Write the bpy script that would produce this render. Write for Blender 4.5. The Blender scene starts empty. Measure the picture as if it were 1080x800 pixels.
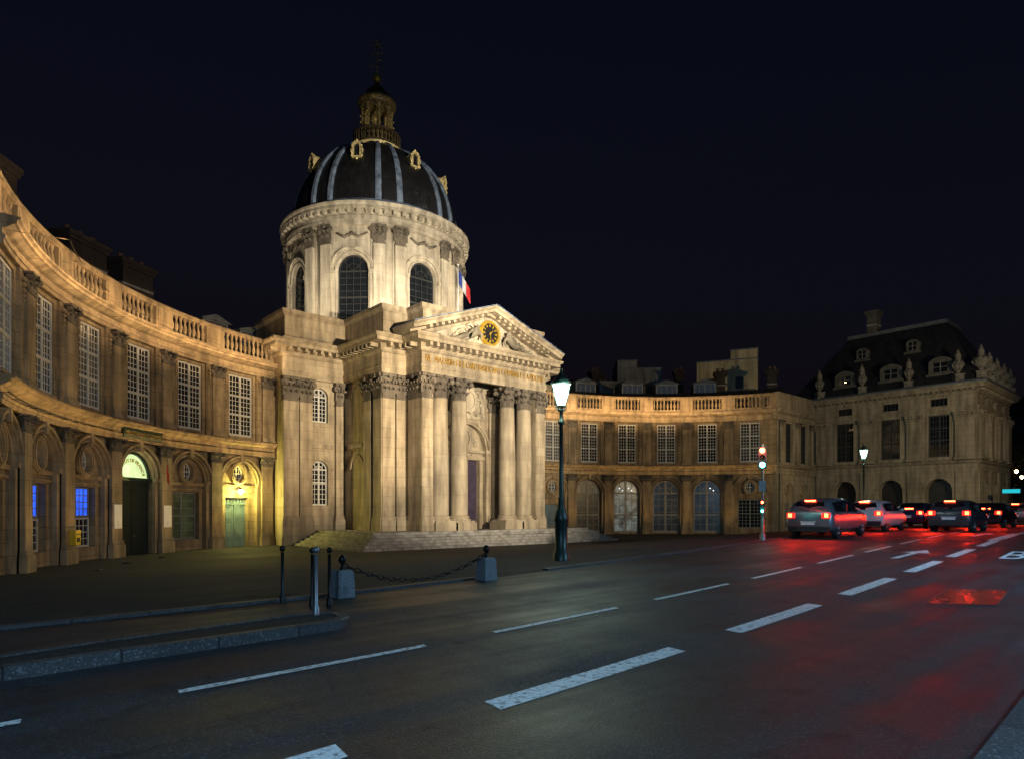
import bpy, bmesh, math, random
from mathutils import Vector, Matrix
from mathutils.geometry import delaunay_2d_cdt
R = math.radians
PI = math.pi
sc = bpy.context.scene
C = sc.collection
rnd = random.Random(7)

# ------------------------------------------------------------------ camera, world, moon, exposure
cam_d = bpy.data.cameras.new('camera')
cam = bpy.data.objects.new('camera', cam_d)
C.objects.link(cam)
cam.location = (0, 0, 1.6)
cam.rotation_euler = (R(90), 0, R(48.3 - 90))
cam_d.sensor_width = 36
cam_d.lens = 36 * 688 / 1080
cam_d.shift_y = 138 / 1080
cam_d.clip_end = 3000
cam_d.clip_start = 0.05
sc.camera = cam

w = bpy.data.worlds.new('World')
sc.world = w
w.use_nodes = True
nt = w.node_tree
bg = nt.nodes['Background']
sky = nt.nodes.new('ShaderNodeTexSky')
sky.sky_type = 'NISHITA'
sky.sun_disc = False
sky.sun_elevation = R(-3.0)
sky.sun_rotation = R(200)
tint = nt.nodes.new('ShaderNodeMixRGB')
tint.blend_type = 'MULTIPLY'
tint.inputs[0].default_value = 1
tint.inputs[2].default_value = (0.55, 0.62, 1.0, 1)
add = nt.nodes.new('ShaderNodeMixRGB')
add.blend_type = 'ADD'
add.inputs[0].default_value = 1
add.inputs[2].default_value = (0.0045, 0.0068, 0.022, 1)
nt.links.new(sky.outputs[0], tint.inputs[1])
nt.links.new(tint.outputs[0], add.inputs[1])
geo = nt.nodes.new('ShaderNodeTexCoord')
sepz = nt.nodes.new('ShaderNodeSeparateXYZ')
nt.links.new(geo.outputs['Generated'], sepz.inputs[0])
mrz = nt.nodes.new('ShaderNodeMapRange')
mrz.inputs['From Min'].default_value = 0.0
mrz.inputs['From Max'].default_value = 0.6
mrz.inputs['To Min'].default_value = 1.0
mrz.inputs['To Max'].default_value = 0.0
nt.links.new(sepz.outputs['Z'], mrz.inputs[0])
haze_c = nt.nodes.new('ShaderNodeMixRGB')
haze_c.blend_type = 'ADD'
haze_c.inputs[2].default_value = (0.014, 0.0105, 0.019, 1)
nt.links.new(mrz.outputs[0], haze_c.inputs[0])
nt.links.new(add.outputs[0], haze_c.inputs[1])
nt.links.new(haze_c.outputs[0], bg.inputs[0])
bg.inputs[1].default_value = 0.085

moon = bpy.data.lights.new('moon', 'SUN')
moon.energy = 0.012
moon.angle = R(0.5)
moon.color = (0.75, 0.85, 1.0)
mo = bpy.data.objects.new('moon', moon)
C.objects.link(mo)
mo.rotation_euler = (R(50), 0, R(-20))

sc.view_settings.view_transform = 'Standard'
sc.view_settings.look = 'None'
sc.view_settings.exposure = 0
sc.view_settings.gamma = 1

# light levels (W)
L_PORTICO = 112000
L_DOME = 108000
L_WING = 2300
L_BAL = 98
L_DRUM = 150
L_STR = 12
L_UP = 130

# ------------------------------------------------------------------ materials
MATS = {}

def newmat(name):
    m = bpy.data.materials.new(name)
    m.use_nodes = True
    MATS[name] = m
    return m, m.node_tree, m.node_tree.nodes['Principled BSDF']

def stone(name, ca, cb, cd, bw=0.95, bh=0.42, rough=0.85, joint=0.5, soot=0.5):
    m, nt, p = newmat(name)
    N, Lk = nt.nodes, nt.links
    uv = N.new('ShaderNodeUVMap')
    uv.uv_map = 'UVMap'
    br = N.new('ShaderNodeTexBrick')
    br.inputs['Scale'].default_value = 1
    br.inputs['Brick Width'].default_value = bw
    br.inputs['Row Height'].default_value = bh
    br.inputs['Mortar Size'].default_value = 0.009
    br.inputs['Mortar Smooth'].default_value = 0.3
    br.inputs['Color1'].default_value = (*ca, 1)
    br.inputs['Color2'].default_value = (*cb, 1)
    br.inputs['Mortar'].default_value = (*[x * joint for x in cb], 1)
    br.inputs['Bias'].default_value = -0.1
    Lk.new(uv.outputs[0], br.inputs[0])
    tc = N.new('ShaderNodeTexCoord')
    n1 = N.new('ShaderNodeTexNoise')
    n1.inputs['Scale'].default_value = 0.55
    n1.inputs['Detail'].default_value = 8
    n1.inputs['Roughness'].default_value = 0.7
    Lk.new(tc.outputs['Object'], n1.inputs[0])
    r1 = N.new('ShaderNodeValToRGB')
    r1.color_ramp.elements[0].position = 0.44
    r1.color_ramp.elements[0].color = (0, 0, 0, 1)
    r1.color_ramp.elements[1].position = 0.72
    r1.color_ramp.elements[1].color = (1, 1, 1, 1)
    Lk.new(n1.outputs[0], r1.inputs[0])
    mx = N.new('ShaderNodeMixRGB')
    mx.inputs[2].default_value = (*cd, 1)
    sm = N.new('ShaderNodeMath')
    sm.operation = 'MULTIPLY'
    sm.inputs[1].default_value = soot
    Lk.new(r1.outputs[0], sm.inputs[0])
    Lk.new(sm.outputs[0], mx.inputs[0])
    Lk.new(br.outputs[0], mx.inputs[1])
    # long rain streaks
    mp = N.new('ShaderNodeMapping')
    mp.inputs['Scale'].default_value = (2.2, 2.2, 0.3)
    Lk.new(tc.outputs['Object'], mp.inputs[0])
    n2 = N.new('ShaderNodeTexNoise')
    n2.inputs['Scale'].default_value = 1.1
    n2.inputs['Detail'].default_value = 6
    Lk.new(mp.outputs[0], n2.inputs[0])
    r2 = N.new('ShaderNodeValToRGB')
    r2.color_ramp.elements[0].position = 0.35
    r2.color_ramp.elements[0].color = (0.36, 0.33, 0.3, 1)
    r2.color_ramp.elements[1].position = 0.62
    r2.color_ramp.elements[1].color = (1.08, 1.06, 1.04, 1)
    Lk.new(n2.outputs[0], r2.inputs[0])
    mm = N.new('ShaderNodeMixRGB')
    mm.blend_type = 'MULTIPLY'
    mm.inputs[0].default_value = 0.68
    Lk.new(mx.outputs[0], mm.inputs[1])
    Lk.new(r2.outputs[0], mm.inputs[2])
    Lk.new(mm.outputs[0], p.inputs['Base Color'])
    p.inputs['Roughness'].default_value = rough
    n3 = N.new('ShaderNodeTexNoise')
    n3.inputs['Scale'].default_value = 9
    n3.inputs['Detail'].default_value = 5
    Lk.new(tc.outputs['Object'], n3.inputs[0])
    ad = N.new('ShaderNodeMath')
    ad.operation = 'MULTIPLY_ADD'
    ad.inputs[1].default_value = 0.35
    Lk.new(n3.outputs[0], ad.inputs[0])
    iv = N.new('ShaderNodeMath')
    iv.operation = 'SUBTRACT'
    iv.inputs[0].default_value = 1
    Lk.new(br.outputs['Fac'], iv.inputs[1])
    Lk.new(iv.outputs[0], ad.inputs[2])
    bp = N.new('ShaderNodeBump')
    bp.inputs['Strength'].default_value = 0.5
    bp.inputs['Distance'].default_value = 0.03
    Lk.new(ad.outputs[0], bp.inputs['Height'])
    Lk.new(bp.outputs[0], p.inputs['Normal'])
    return m

def plain(name, col, rough=0.5, metal=0.0, noise=0.25, scale=6.0, spec=None, bump=0.0):
    m, nt, p = newmat(name)
    N, Lk = nt.nodes, nt.links
    tc = N.new('ShaderNodeTexCoord')
    n1 = N.new('ShaderNodeTexNoise')
    n1.inputs['Scale'].default_value = scale
    n1.inputs['Detail'].default_value = 6
    Lk.new(tc.outputs['Object'], n1.inputs[0])
    r1 = N.new('ShaderNodeValToRGB')
    r1.color_ramp.elements[0].position = 0.3
    r1.color_ramp.elements[0].color = (*[x * (1 - noise) for x in col], 1)
    r1.color_ramp.elements[1].position = 0.7
    r1.color_ramp.elements[1].color = (*[min(1, x * (1 + noise)) for x in col], 1)
    Lk.new(n1.outputs[0], r1.inputs[0])
    Lk.new(r1.outputs[0], p.inputs['Base Color'])
    p.inputs['Roughness'].default_value = rough
    p.inputs['Metallic'].default_value = metal
    if spec is not None:
        p.inputs['Specular IOR Level'].default_value = spec
    if bump:
        bp = N.new('ShaderNodeBump')
        bp.inputs['Strength'].default_value = bump
        bp.inputs['Distance'].default_value = 0.02
        Lk.new(n1.outputs[0], bp.inputs['Height'])
        Lk.new(bp.outputs[0], p.inputs['Normal'])
    return m

def glow(name, col, strength, base=(0.02, 0.02, 0.02), noise=0.0, scale=2.0):
    m, nt, p = newmat(name)
    p.inputs['Base Color'].default_value = (*base, 1)
    p.inputs['Emission Color'].default_value = (*col, 1)
    p.inputs['Emission Strength'].default_value = strength
    p.inputs['Roughness'].default_value = 0.25
    if noise:
        N, Lk = nt.nodes, nt.links
        tc = N.new('ShaderNodeTexCoord')
        n1 = N.new('ShaderNodeTexNoise')
        n1.inputs['Scale'].default_value = scale
        n1.inputs['Detail'].default_value = 3
        Lk.new(tc.outputs['Object'], n1.inputs[0])
        mr = N.new('ShaderNodeMapRange')
        mr.inputs['From Min'].default_value = 0.5 - 0.2
        mr.inputs['From Max'].default_value = 0.5 + 0.2
        mr.inputs['To Min'].default_value = strength * (1 - noise)
        mr.inputs['To Max'].default_value = strength * (1 + noise)
        Lk.new(n1.outputs[0], mr.inputs[0])
        Lk.new(mr.outputs[0], p.inputs['Emission Strength'])
    return m

stone('wing_stone', (0.34, 0.25, 0.14), (0.25, 0.185, 0.105), (0.06, 0.047, 0.032), bw=1.1, bh=0.46, joint=.25, soot=0.7)
stone('trim_stone', (0.4, 0.3, 0.175), (0.33, 0.245, 0.14), (0.07, 0.055, 0.04), bw=1.6, bh=0.9, soot=0.7)
stone('portico_stone', (0.43, 0.35, 0.235), (0.36, 0.29, 0.19), (0.12, 0.095, 0.065), bw=1.3, bh=0.62, joint=.68, soot=0.55)
stone('column_stone', (0.43, 0.355, 0.24), (0.38, 0.31, 0.21), (0.15, 0.12, 0.085), bw=9, bh=1.3, joint=.72, soot=0.5)
stone('drum_stone', (0.47, 0.42, 0.33), (0.42, 0.37, 0.29), (0.18, 0.15, 0.11), bw=1.1, bh=0.6, joint=.7, soot=0.45)
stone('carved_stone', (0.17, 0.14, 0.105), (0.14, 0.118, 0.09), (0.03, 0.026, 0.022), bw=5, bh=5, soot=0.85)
stone('relief_stone', (0.44, 0.375, 0.27), (0.4, 0.34, 0.24), (0.17, 0.14, 0.1), bw=7, bh=7, soot=0.4)
stone('pavilion_stone', (0.29, 0.25, 0.18), (0.26, 0.22, 0.155), (0.13, 0.11, 0.08), bw=1.1, bh=0.45, soot=0.4)
stone('step_stone', (0.36, 0.345, 0.31), (0.32, 0.305, 0.275), (0.13, 0.12, 0.11), bw=4.0, bh=3.0, soot=0.5)
stone('brick', (0.045, 0.033, 0.028), (0.035, 0.026, 0.023), (0.02, 0.016, 0.014), bw=0.24, bh=0.075, soot=0.5)
stone('render_wall', (0.5, 0.44, 0.28), (0.47, 0.41, 0.26), (0.33, 0.28, 0.18), bw=9, bh=9, soot=0.35)
stone('grey_wall', (0.24, 0.25, 0.25), (0.22, 0.23, 0.23), (0.12, 0.12, 0.12), bw=9, bh=3, soot=0.5)
stone('slate', (0.026, 0.028, 0.034), (0.018, 0.02, 0.025), (0.012, 0.012, 0.014), bw=0.25, bh=0.16, rough=0.45, soot=0.5)
stone('dome_slate', (0.012, 0.0125, 0.015), (0.007, 0.0075, 0.009), (0.03, 0.03, 0.032), bw=0.22, bh=0.17, rough=0.42, soot=0.35)
plain('lead', (0.17, 0.22, 0.31), 0.4, 0.2, 0.6, 2)
plain('gold', (0.5, 0.32, 0.04), 0.4, 0.6, 0.25, 5)
plain('letter_gold', (0.36, 0.2, 0.02), 0.5, 0.1, 0.3, 3)
plain('pale_gilt', (0.62, 0.5, 0.24), 0.45, 0.3, 0.4, 5)
plain('dark_gilt', (0.06, 0.045, 0.025), 0.5, 0.4, 0.5, 5)
plain('old_gilt', (0.3, 0.22, 0.09), 0.4, 0.45, 0.5, 4)
plain('white_frame', (0.46, 0.45, 0.41), 0.5, 0, 0.12, 5)
plain('grey_frame', (0.16, 0.165, 0.15), 0.5, 0, 0.2, 5)
plain('oak_frame', (0.27, 0.25, 0.21), 0.5, 0, 0.2, 5)
plain('dark_frame', (0.025, 0.026, 0.028), 0.5, 0, 0.2, 5)
plain('glass', (0.008, 0.01, 0.013), 0.06, 0, 0.3, 1.5, 0.6)
plain('glass_dusty', (0.03, 0.03, 0.03), 0.12, 0, 0.9, 0.9, 0.6)
plain('glass_blind', (0.075, 0.068, 0.055), 0.2, 0, 0.85, 0.7, 0.6)
plain('blue_door', (0.10, 0.15, 0.17), 0.45, 0, 0.2, 3)
plain('green_door', (0.012, 0.02, 0.02), 0.35, 0, 0.3, 3)
plain('violet_door', (0.045, 0.032, 0.055), 0.42, 0, 0.25, 3)
plain('brown_door', (0.02, 0.016, 0.014), 0.45, 0, 0.25, 3)
plain('black_iron', (0.012, 0.013, 0.013), 0.38, 0.6, 0.3, 9)
plain('green_iron', (0.012, 0.03, 0.024), 0.38, 0.3, 0.3, 9)
plain('black_face', (0.008, 0.008, 0.01), 0.35)
plain('granite', (0.15, 0.165, 0.18), 0.75, 0, 0.45, 45)
plain('grey_metal', (0.2, 0.21, 0.22), 0.4, 0.7, 0.2, 4)
plain('poster_white', (0.72, 0.72, 0.7), 0.6, 0, 0.06, 2)
plain('yellow_paint', (0.6, 0.42, 0.03), 0.4, 0, 0.15, 4)
plain('flag_blue', (0.012, 0.03, 0.2), 0.8, 0, 0.1)
plain('flag_white', (0.4, 0.4, 0.42), 0.8, 0, 0.05)
plain('flag_red', (0.35, 0.012, 0.015), 0.8, 0, 0.1)
plain('zinc', (0.16, 0.18, 0.2), 0.45, 0.6, 0.25, 2)
plain('clay', (0.09, 0.05, 0.035), 0.8, 0, 0.3, 6)
glow('blue_pane', (0.03, 0.13, 1.0), 1.1, noise=0.35, scale=2.5)
glow('lunette_pane', (0.8, 1.0, 0.45), 1.0, noise=0.25, scale=1.2)
glow('green_pane', (0.35, 0.42, 0.16), 0.05, noise=0.8, scale=1.5)
glow('hall_pane', (0.75, 0.8, 0.7), 0.007, base=(0.012, 0.013, 0.014), noise=1.0, scale=1.3)
glow('hall_lit_pane', (0.8, 0.95, 0.9), 0.08, base=(0.012, 0.013, 0.014), noise=1.0, scale=1.7)
glow('lamp_glass', (0.5, 1.0, 0.74), 9)
glow('bulb_yellow', (1.0, 0.93, 0.45), 60)
glow('signal_red', (1.0, 0.05, 0.015), 60)
glow('signal_green', (0.08, 1.0, 0.85), 40)
glow('signal_off', (0.3, 0.2, 0.0), 0.02)
glow('tail_red', (1.0, 0.035, 0.01), 46)
glow('tail_bar', (1.0, 0.05, 0.015), 60)
glow('tail_dim', (1.0, 0.02, 0.01), 2.2, base=(0.25, 0.01, 0.01))
glow('sodium', (1.0, 0.62, 0.2), 40)
glow('cyan_panel', (0.01, 0.55, 0.65), 1.0)
glow('chandelier', (0.85, 0.95, 1.0), 2.5)
glow('dorm_pane', (0.25, 0.42, 0.6), 0.035)
glow('flood_lens', (1.0, 0.8, 0.5), 6)
plain('plate_white', (0.7, 0.7, 0.7), 0.4)
plain('tyre', (0.015, 0.015, 0.015), 0.8)
plain('rim', (0.4, 0.41, 0.42), 0.3, 0.9, 0.1)
plain('car_glass', (0.01, 0.012, 0.014), 0.05, 0, 0.2, 1, 0.7)
plain('black_plastic', (0.02, 0.02, 0.021), 0.5)
plain('paint_silver', (0.3, 0.33, 0.37), 0.25, 0.7, 0.05, 2)
plain('paint_black', (0.012, 0.013, 0.016), 0.18, 0.2, 0.05, 2)
plain('paint_blue', (0.02, 0.04, 0.12), 0.2, 0.4, 0.05, 2)
plain('paint_white', (0.55, 0.56, 0.58), 0.25, 0, 0.03, 2)
plain('paint_grey', (0.09, 0.095, 0.105), 0.22, 0.5, 0.05, 2)
plain('leaf', (0.05, 0.065, 0.025), 0.8, 0, 0.5, 1.5)
plain('bark', (0.07, 0.06, 0.045), 0.9, 0, 0.4, 5)
plain('stone_figure', (0.13, 0.12, 0.1), 0.85, 0, 0.45, 2.5)
plain('dark_stone', (0.07, 0.068, 0.06), 0.85, 0, 0.4, 2.5)
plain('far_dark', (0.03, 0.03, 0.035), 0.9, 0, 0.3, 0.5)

def asphalt(name, c0, c1, rough0, rough1, sett=None, bump=0.6, cracks=False):
    m, nt, p = newmat(name)
    N, Lk = nt.nodes, nt.links
    tc = N.new('ShaderNodeTexCoord')
    n1 = N.new('ShaderNodeTexNoise')
    n1.inputs['Scale'].default_value = 0.35
    n1.inputs['Detail'].default_value = 9
    n1.inputs['Roughness'].default_value = 0.65
    Lk.new(tc.outputs['Object'], n1.inputs[0])
    n2 = N.new('ShaderNodeTexNoise')
    n2.inputs['Scale'].default_value = 55
    n2.inputs['Detail'].default_value = 3
    Lk.new(tc.outputs['Object'], n2.inputs[0])
    # tyre-polished bands that run along the road
    mp = N.new('ShaderNodeMapping')
    mp.inputs['Rotation'].default_value = (0, 0, R(-4))
    mp.inputs['Scale'].default_value = (0.04, 1.3, 1)
    Lk.new(tc.outputs['Object'], mp.inputs[0])
    n4 = N.new('ShaderNodeTexNoise')
    n4.inputs['Scale'].default_value = 1.0
    n4.inputs['Detail'].default_value = 5
    Lk.new(mp.outputs[0], n4.inputs[0])
    av = N.new('ShaderNodeMath')
    av.operation = 'MULTIPLY_ADD'
    av.inputs[1].default_value = 0.5
    Lk.new(n1.outputs[0], av.inputs[0])
    h = N.new('ShaderNodeMath')
    h.operation = 'MULTIPLY'
    h.inputs[1].default_value = 0.5
    Lk.new(n4.outputs[0], h.inputs[0])
    Lk.new(h.outputs[0], av.inputs[2])
    r1 = N.new('ShaderNodeValToRGB')
    r1.color_ramp.elements[0].position = 0.4
    r1.color_ramp.elements[0].color = (*c0, 1)
    r1.color_ramp.elements[1].position = 0.6
    r1.color_ramp.elements[1].color = (*c1, 1)
    Lk.new(av.outputs[0], r1.inputs[0])
    # aggregate: scattered pale and dark chips
    vo = N.new('ShaderNodeTexVoronoi')
    vo.inputs['Scale'].default_value = 70
    Lk.new(tc.outputs['Object'], vo.inputs[0])
    cr = N.new('ShaderNodeValToRGB')
    cr.color_ramp.elements[0].position = 0.0
    cr.color_ramp.elements[0].color = (0.55, 0.55, 0.55, 1)
    cr.color_ramp.elements[1].position = 0.86
    cr.color_ramp.elements[1].color = (1.0, 1.0, 1.0, 1)
    e3 = cr.color_ramp.elements.new(0.97)
    e3.color = (2.6, 2.6, 2.6, 1)
    sp = N.new('ShaderNodeSeparateColor')
    Lk.new(vo.outputs['Color'], sp.inputs[0])
    Lk.new(sp.outputs[0], cr.inputs[0])
    g = N.new('ShaderNodeMixRGB')
    g.blend_type = 'MULTIPLY'
    g.inputs[0].default_value = 1.0
    Lk.new(r1.outputs[0], g.inputs[1])
    Lk.new(cr.outputs[0], g.inputs[2])
    out = g.outputs[0]
    height = n2.outputs[0]
    if cracks:
        nd = N.new('ShaderNodeTexNoise')
        nd.inputs['Scale'].default_value = 1.6
        nd.inputs['Detail'].default_value = 6
        Lk.new(tc.outputs['Object'], nd.inputs[0])
        ad = N.new('ShaderNodeMixRGB')
        ad.blend_type = 'ADD'
        ad.inputs[0].default_value = 1.3
        Lk.new(tc.outputs['Object'], ad.inputs[1])
        Lk.new(nd.outputs['Color'], ad.inputs[2])
        vc = N.new('ShaderNodeTexVoronoi')
        vc.feature = 'DISTANCE_TO_EDGE'
        vc.inputs['Scale'].default_value = 0.33
        Lk.new(ad.outputs[0], vc.inputs[0])
        rc = N.new('ShaderNodeValToRGB')
        rc.color_ramp.elements[0].position = 0.0
        rc.color_ramp.elements[0].color = (0.3, 0.3, 0.3, 1)
        rc.color_ramp.elements[1].position = 0.008
        rc.color_ramp.elements[1].color = (1, 1, 1, 1)
        Lk.new(vc.outputs['Distance'], rc.inputs[0])
        mc = N.new('ShaderNodeMixRGB')
        mc.blend_type = 'MULTIPLY'
        mc.inputs[0].default_value = 1
        Lk.new(out, mc.inputs[1])
        Lk.new(rc.outputs[0], mc.inputs[2])
        out = mc.outputs[0]
        # oil spots
        no = N.new('ShaderNodeTexNoise')
        no.inputs['Scale'].default_value = 2.2
        no.inputs['Detail'].default_value = 4
        Lk.new(tc.outputs['Object'], no.inputs[0])
        ro = N.new('ShaderNodeValToRGB')
        ro.color_ramp.elements[0].position = 0.3
        ro.color_ramp.elements[0].color = (0.45, 0.45, 0.45, 1)
        ro.color_ramp.elements[1].position = 0.42
        ro.color_ramp.elements[1].color = (1, 1, 1, 1)
        Lk.new(no.outputs[0], ro.inputs[0])
        mo_ = N.new('ShaderNodeMixRGB')
        mo_.blend_type = 'MULTIPLY'
        mo_.inputs[0].default_value = 1
        Lk.new(out, mo_.inputs[1])
        Lk.new(ro.outputs[0], mo_.inputs[2])
        out = mo_.outputs[0]
    if sett:
        br = N.new('ShaderNodeTexBrick')
        br.inputs['Scale'].default_value = 1
        br.inputs['Brick Width'].default_value = sett[0]
        br.inputs['Row Height'].default_value = sett[1]
        br.inputs['Mortar Size'].default_value = 0.012
        br.inputs['Color1'].default_value = (1.15, 1.15, 1.15, 1)
        br.inputs['Color2'].default_value = (0.55, 0.55, 0.55, 1)
        br.inputs['Mortar'].default_value = (0.2, 0.2, 0.2, 1)
        Lk.new(tc.outputs['Object'], br.inputs[0])
        mm = N.new('ShaderNodeMixRGB')
        mm.blend_type = 'MULTIPLY'
        mm.inputs[0].default_value = 1
        Lk.new(out, mm.inputs[1])
        Lk.new(br.outputs[0], mm.inputs[2])
        out = mm.outputs[0]
        height = br.outputs[0]
    Lk.new(out, p.inputs['Base Color'])
    mr = N.new('ShaderNodeMapRange')
    mr.inputs['From Min'].default_value = 0.4
    mr.inputs['From Max'].default_value = 0.6
    mr.inputs['To Min'].default_value = rough0
    mr.inputs['To Max'].default_value = rough1
    Lk.new(av.outputs[0], mr.inputs[0])
    Lk.new(mr.outputs[0], p.inputs['Roughness'])
    bp = N.new('ShaderNodeBump')
    bp.inputs['Strength'].default_value = bump
    bp.inputs['Distance'].default_value = 0.012
    Lk.new(height, bp.inputs['Height'])
    Lk.new(bp.outputs[0], p.inputs['Normal'])
    return m

asphalt('asphalt', (0.02, 0.021, 0.025), (0.042, 0.043, 0.048), 0.45, 0.8, bump=0.55, cracks=True)
asphalt('bus_asphalt', (0.022, 0.019, 0.02), (0.04, 0.034, 0.035), 0.4, 0.75, bump=0.55, cracks=True)
asphalt('setts', (0.011, 0.0118, 0.0125), (0.023, 0.024, 0.025), 0.8, 1.0, sett=(.2, .14), bump=0.8)
asphalt('pavement', (0.10, 0.115, 0.105), (0.15, 0.165, 0.15), 0.6, 0.85, bump=0.6, cracks=True)
asphalt('kerb_granite', (0.04, 0.04, 0.042), (0.08, 0.08, 0.083), 0.5, 0.8, sett=(1.0, 40.0), bump=0.6)
asphalt('smooth_patch', (0.025, 0.025, 0.026), (0.035, 0.035, 0.036), 0.2, 0.36, bump=0.12)

def paint_mat():
    m, nt, p = newmat('road_paint')
    N, Lk = nt.nodes, nt.links
    tc = N.new('ShaderNodeTexCoord')
    n1 = N.new('ShaderNodeTexNoise')
    n1.inputs['Scale'].default_value = 14
    n1.inputs['Detail'].default_value = 8
    n1.inputs['Roughness'].default_value = 0.75
    Lk.new(tc.outputs['Object'], n1.inputs[0])
    r1 = N.new('ShaderNodeValToRGB')
    r1.color_ramp.elements[0].position = 0.36
    r1.color_ramp.elements[0].color = (0.05, 0.05, 0.055, 1)
    r1.color_ramp.elements[1].position = 0.5
    r1.color_ramp.elements[1].color = (0.78, 0.8, 0.8, 1)
    Lk.new(n1.outputs[0], r1.inputs[0])
    Lk.new(r1.outputs[0], p.inputs['Base Color'])
    p.inputs['Roughness'].default_value = 0.6
    v = N.new('ShaderNodeTexVoronoi')
    v.inputs['Scale'].default_value = 34
    Lk.new(tc.outputs['Object'], v.inputs[0])
    bp = N.new('ShaderNodeBump')
    bp.inputs['Strength'].default_value = 0.5
    bp.inputs['Distance'].default_value = 0.01
    Lk.new(v.outputs[0], bp.inputs['Height'])
    Lk.new(bp.outputs[0], p.inputs['Normal'])
paint_mat()

# ------------------------------------------------------------------ builders
def root_of(o):
    while o.parent:
        o = o.parent
    return o

def thing(name, label, cat, loc=(0, 0, 0), rotz=0, group=None, kind=None):
    o = bpy.data.objects.new(name, None)
    C.objects.link(o)
    o.location = loc
    o.rotation_euler = (0, 0, rotz)
    o.empty_display_size = 0.3
    tag(o, label, cat, group, kind)
    return o

def tag(o, label=None, cat=None, group=None, kind=None):
    if label: o['label'] = label
    if cat: o['category'] = cat
    if group: o['group'] = group
    if kind: o['kind'] = kind
    return o

def ident(p): return p

class MB:
    """collects faces in local (s, d, z) coordinates; xf bends them into the world"""
    def __init__(self, xf=ident):
        self.v = []; self.f = []; self.uv = []; self.xf = xf; self.sm = []
    def add(self, pts, faces, uvs=None, smooth=False):
        b = len(self.v)
        self.v += [tuple(self.xf(p)) for p in pts]
        for k, f in enumerate(faces):
            self.f.append([b + i for i in f])
            self.sm.append(smooth)
            if uvs:
                self.uv.append([uvs[i] for i in f])
            else:
                P = [pts[i] for i in f]
                nx = ny = nz = 0.0
                for i in range(len(P)):
                    a, c = P[i], P[(i + 1) % len(P)]
                    nx += (a[1] - c[1]) * (a[2] + c[2]); ny += (a[2] - c[2]) * (a[0] + c[0]); nz += (a[0] - c[0]) * (a[1] + c[1])
                ax, ay, az = abs(nx), abs(ny), abs(nz)
                if ay >= ax and ay >= az: self.uv.append([(q[0], q[2]) for q in P])
                elif ax >= az: self.uv.append([(q[1] + 0.3, q[2]) for q in P])
                else: self.uv.append([(q[0], q[1] + 0.11) for q in P])
        return self
    def box(self, a0, a1, b0, b1, z0, z1, seg=1):
        pts = []
        for i in range(seg + 1):
            s = a0 + (a1 - a0) * i / seg
            pts += [(s, b0, z0), (s, b1, z0), (s, b1, z1), (s, b0, z1)]
        fs = [[0, 1, 2, 3], [4 * seg + 3, 4 * seg + 2, 4 * seg + 1, 4 * seg]]
        for i in range(seg):
            o = 4 * i
            for k in range(4):
                fs.append([o + k, o + 4 + k, o + 4 + (k + 1) % 4, o + (k + 1) % 4])
        return self.add(pts, fs)
    def cbox(self, c, sx, sy, sz, rot=None):
        pts = []
        for z in (-.5, .5):
            for x, y in ((-.5, -.5), (.5, -.5), (.5, .5), (-.5, .5)):
                q = Vector((x * sx, y * sy, z * sz))
                if rot: q = rot @ q
                pts.append((c[0] + q.x, c[1] + q.y, c[2] + q.z))
        return self.add(pts, [[0, 3, 2, 1], [4, 5, 6, 7], [0, 1, 5, 4], [1, 2, 6, 5], [2, 3, 7, 6], [3, 0, 4, 7]])
    def prism(self, poly, d0, d1):
        """poly in (s,z), extruded in d"""
        n = len(poly)
        pts = [(s, d0, z) for s, z in poly] + [(s, d1, z) for s, z in poly]
        fs = [list(range(n)), list(range(2 * n - 1, n - 1, -1))]
        fs += [[i, i + n, (i + 1) % n + n, (i + 1) % n] for i in range(n)]
        return self.add(pts, fs)
    def sweep(self, prof, s0, s1, seg=1):
        """prof closed polygon in (d,z) swept along s"""
        n = len(prof)
        pts = []
        for i in range(seg + 1):
            s = s0 + (s1 - s0) * i / seg
            pts += [(s, d, z) for d, z in prof]
        fs = [list(range(n)), list(range(n * seg + n - 1, n * seg - 1, -1))]
        for i in range(seg):
            for k in range(n):
                fs.append([i * n + k, (i + 1) * n + k, (i + 1) * n + (k + 1) % n, i * n + (k + 1) % n])
        return self.add(pts, fs)
    def ring(self, cs, cz, r0, r1, d0, d1, a0=0, a1=PI, n=16, ez=1.0):
        """arch band in the facade plane"""
        pts = []
        for i in range(n + 1):
            a = a0 + (a1 - a0) * i / n
            c, s_ = math.cos(a), math.sin(a)
            for r, d in ((r0, d0), (r1, d0), (r1, d1), (r0, d1)):
                pts.append((cs + r * c, d, cz + r * s_ * ez))
        fs = []
        for i in range(n):
            for k in range(4):
                fs.append([4 * i + k, 4 * i + 4 + k, 4 * i + 4 + (k + 1) % 4, 4 * i + (k + 1) % 4])
        if abs(a1 - a0 - 2 * PI) > 1e-3:
            fs += [[0, 1, 2, 3], [4 * n + 3, 4 * n + 2, 4 * n + 1, 4 * n]]
        return self.add(pts, fs)
    def lathe(self, prof, c=(0, 0, 0), n=16, smooth=True, cap=True):
        """prof list of (r,z)"""
        pts, uvs = [], []
        m = len(prof)
        for i in range(n + 1):
            a = 2 * PI * i / n
            for r, z in prof:
                pts.append((c[0] + r * math.cos(a), c[1] + r * math.sin(a), c[2] + z))
                uvs.append((a * max(q[0] for q in prof), c[2] + z))
        fs = []
        for i in range(n):
            for k in range(m - 1):
                fs.append([i * m + k, (i + 1) * m + k, (i + 1) * m + k + 1, i * m + k + 1])
        self.add(pts, fs, uvs, smooth)
        if cap:
            for k in (0, m - 1):
                if prof[k][0] > 1e-4:
                    self.add([pts[i * m + k] for i in range(n)], [list(range(n))])
        return self
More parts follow.
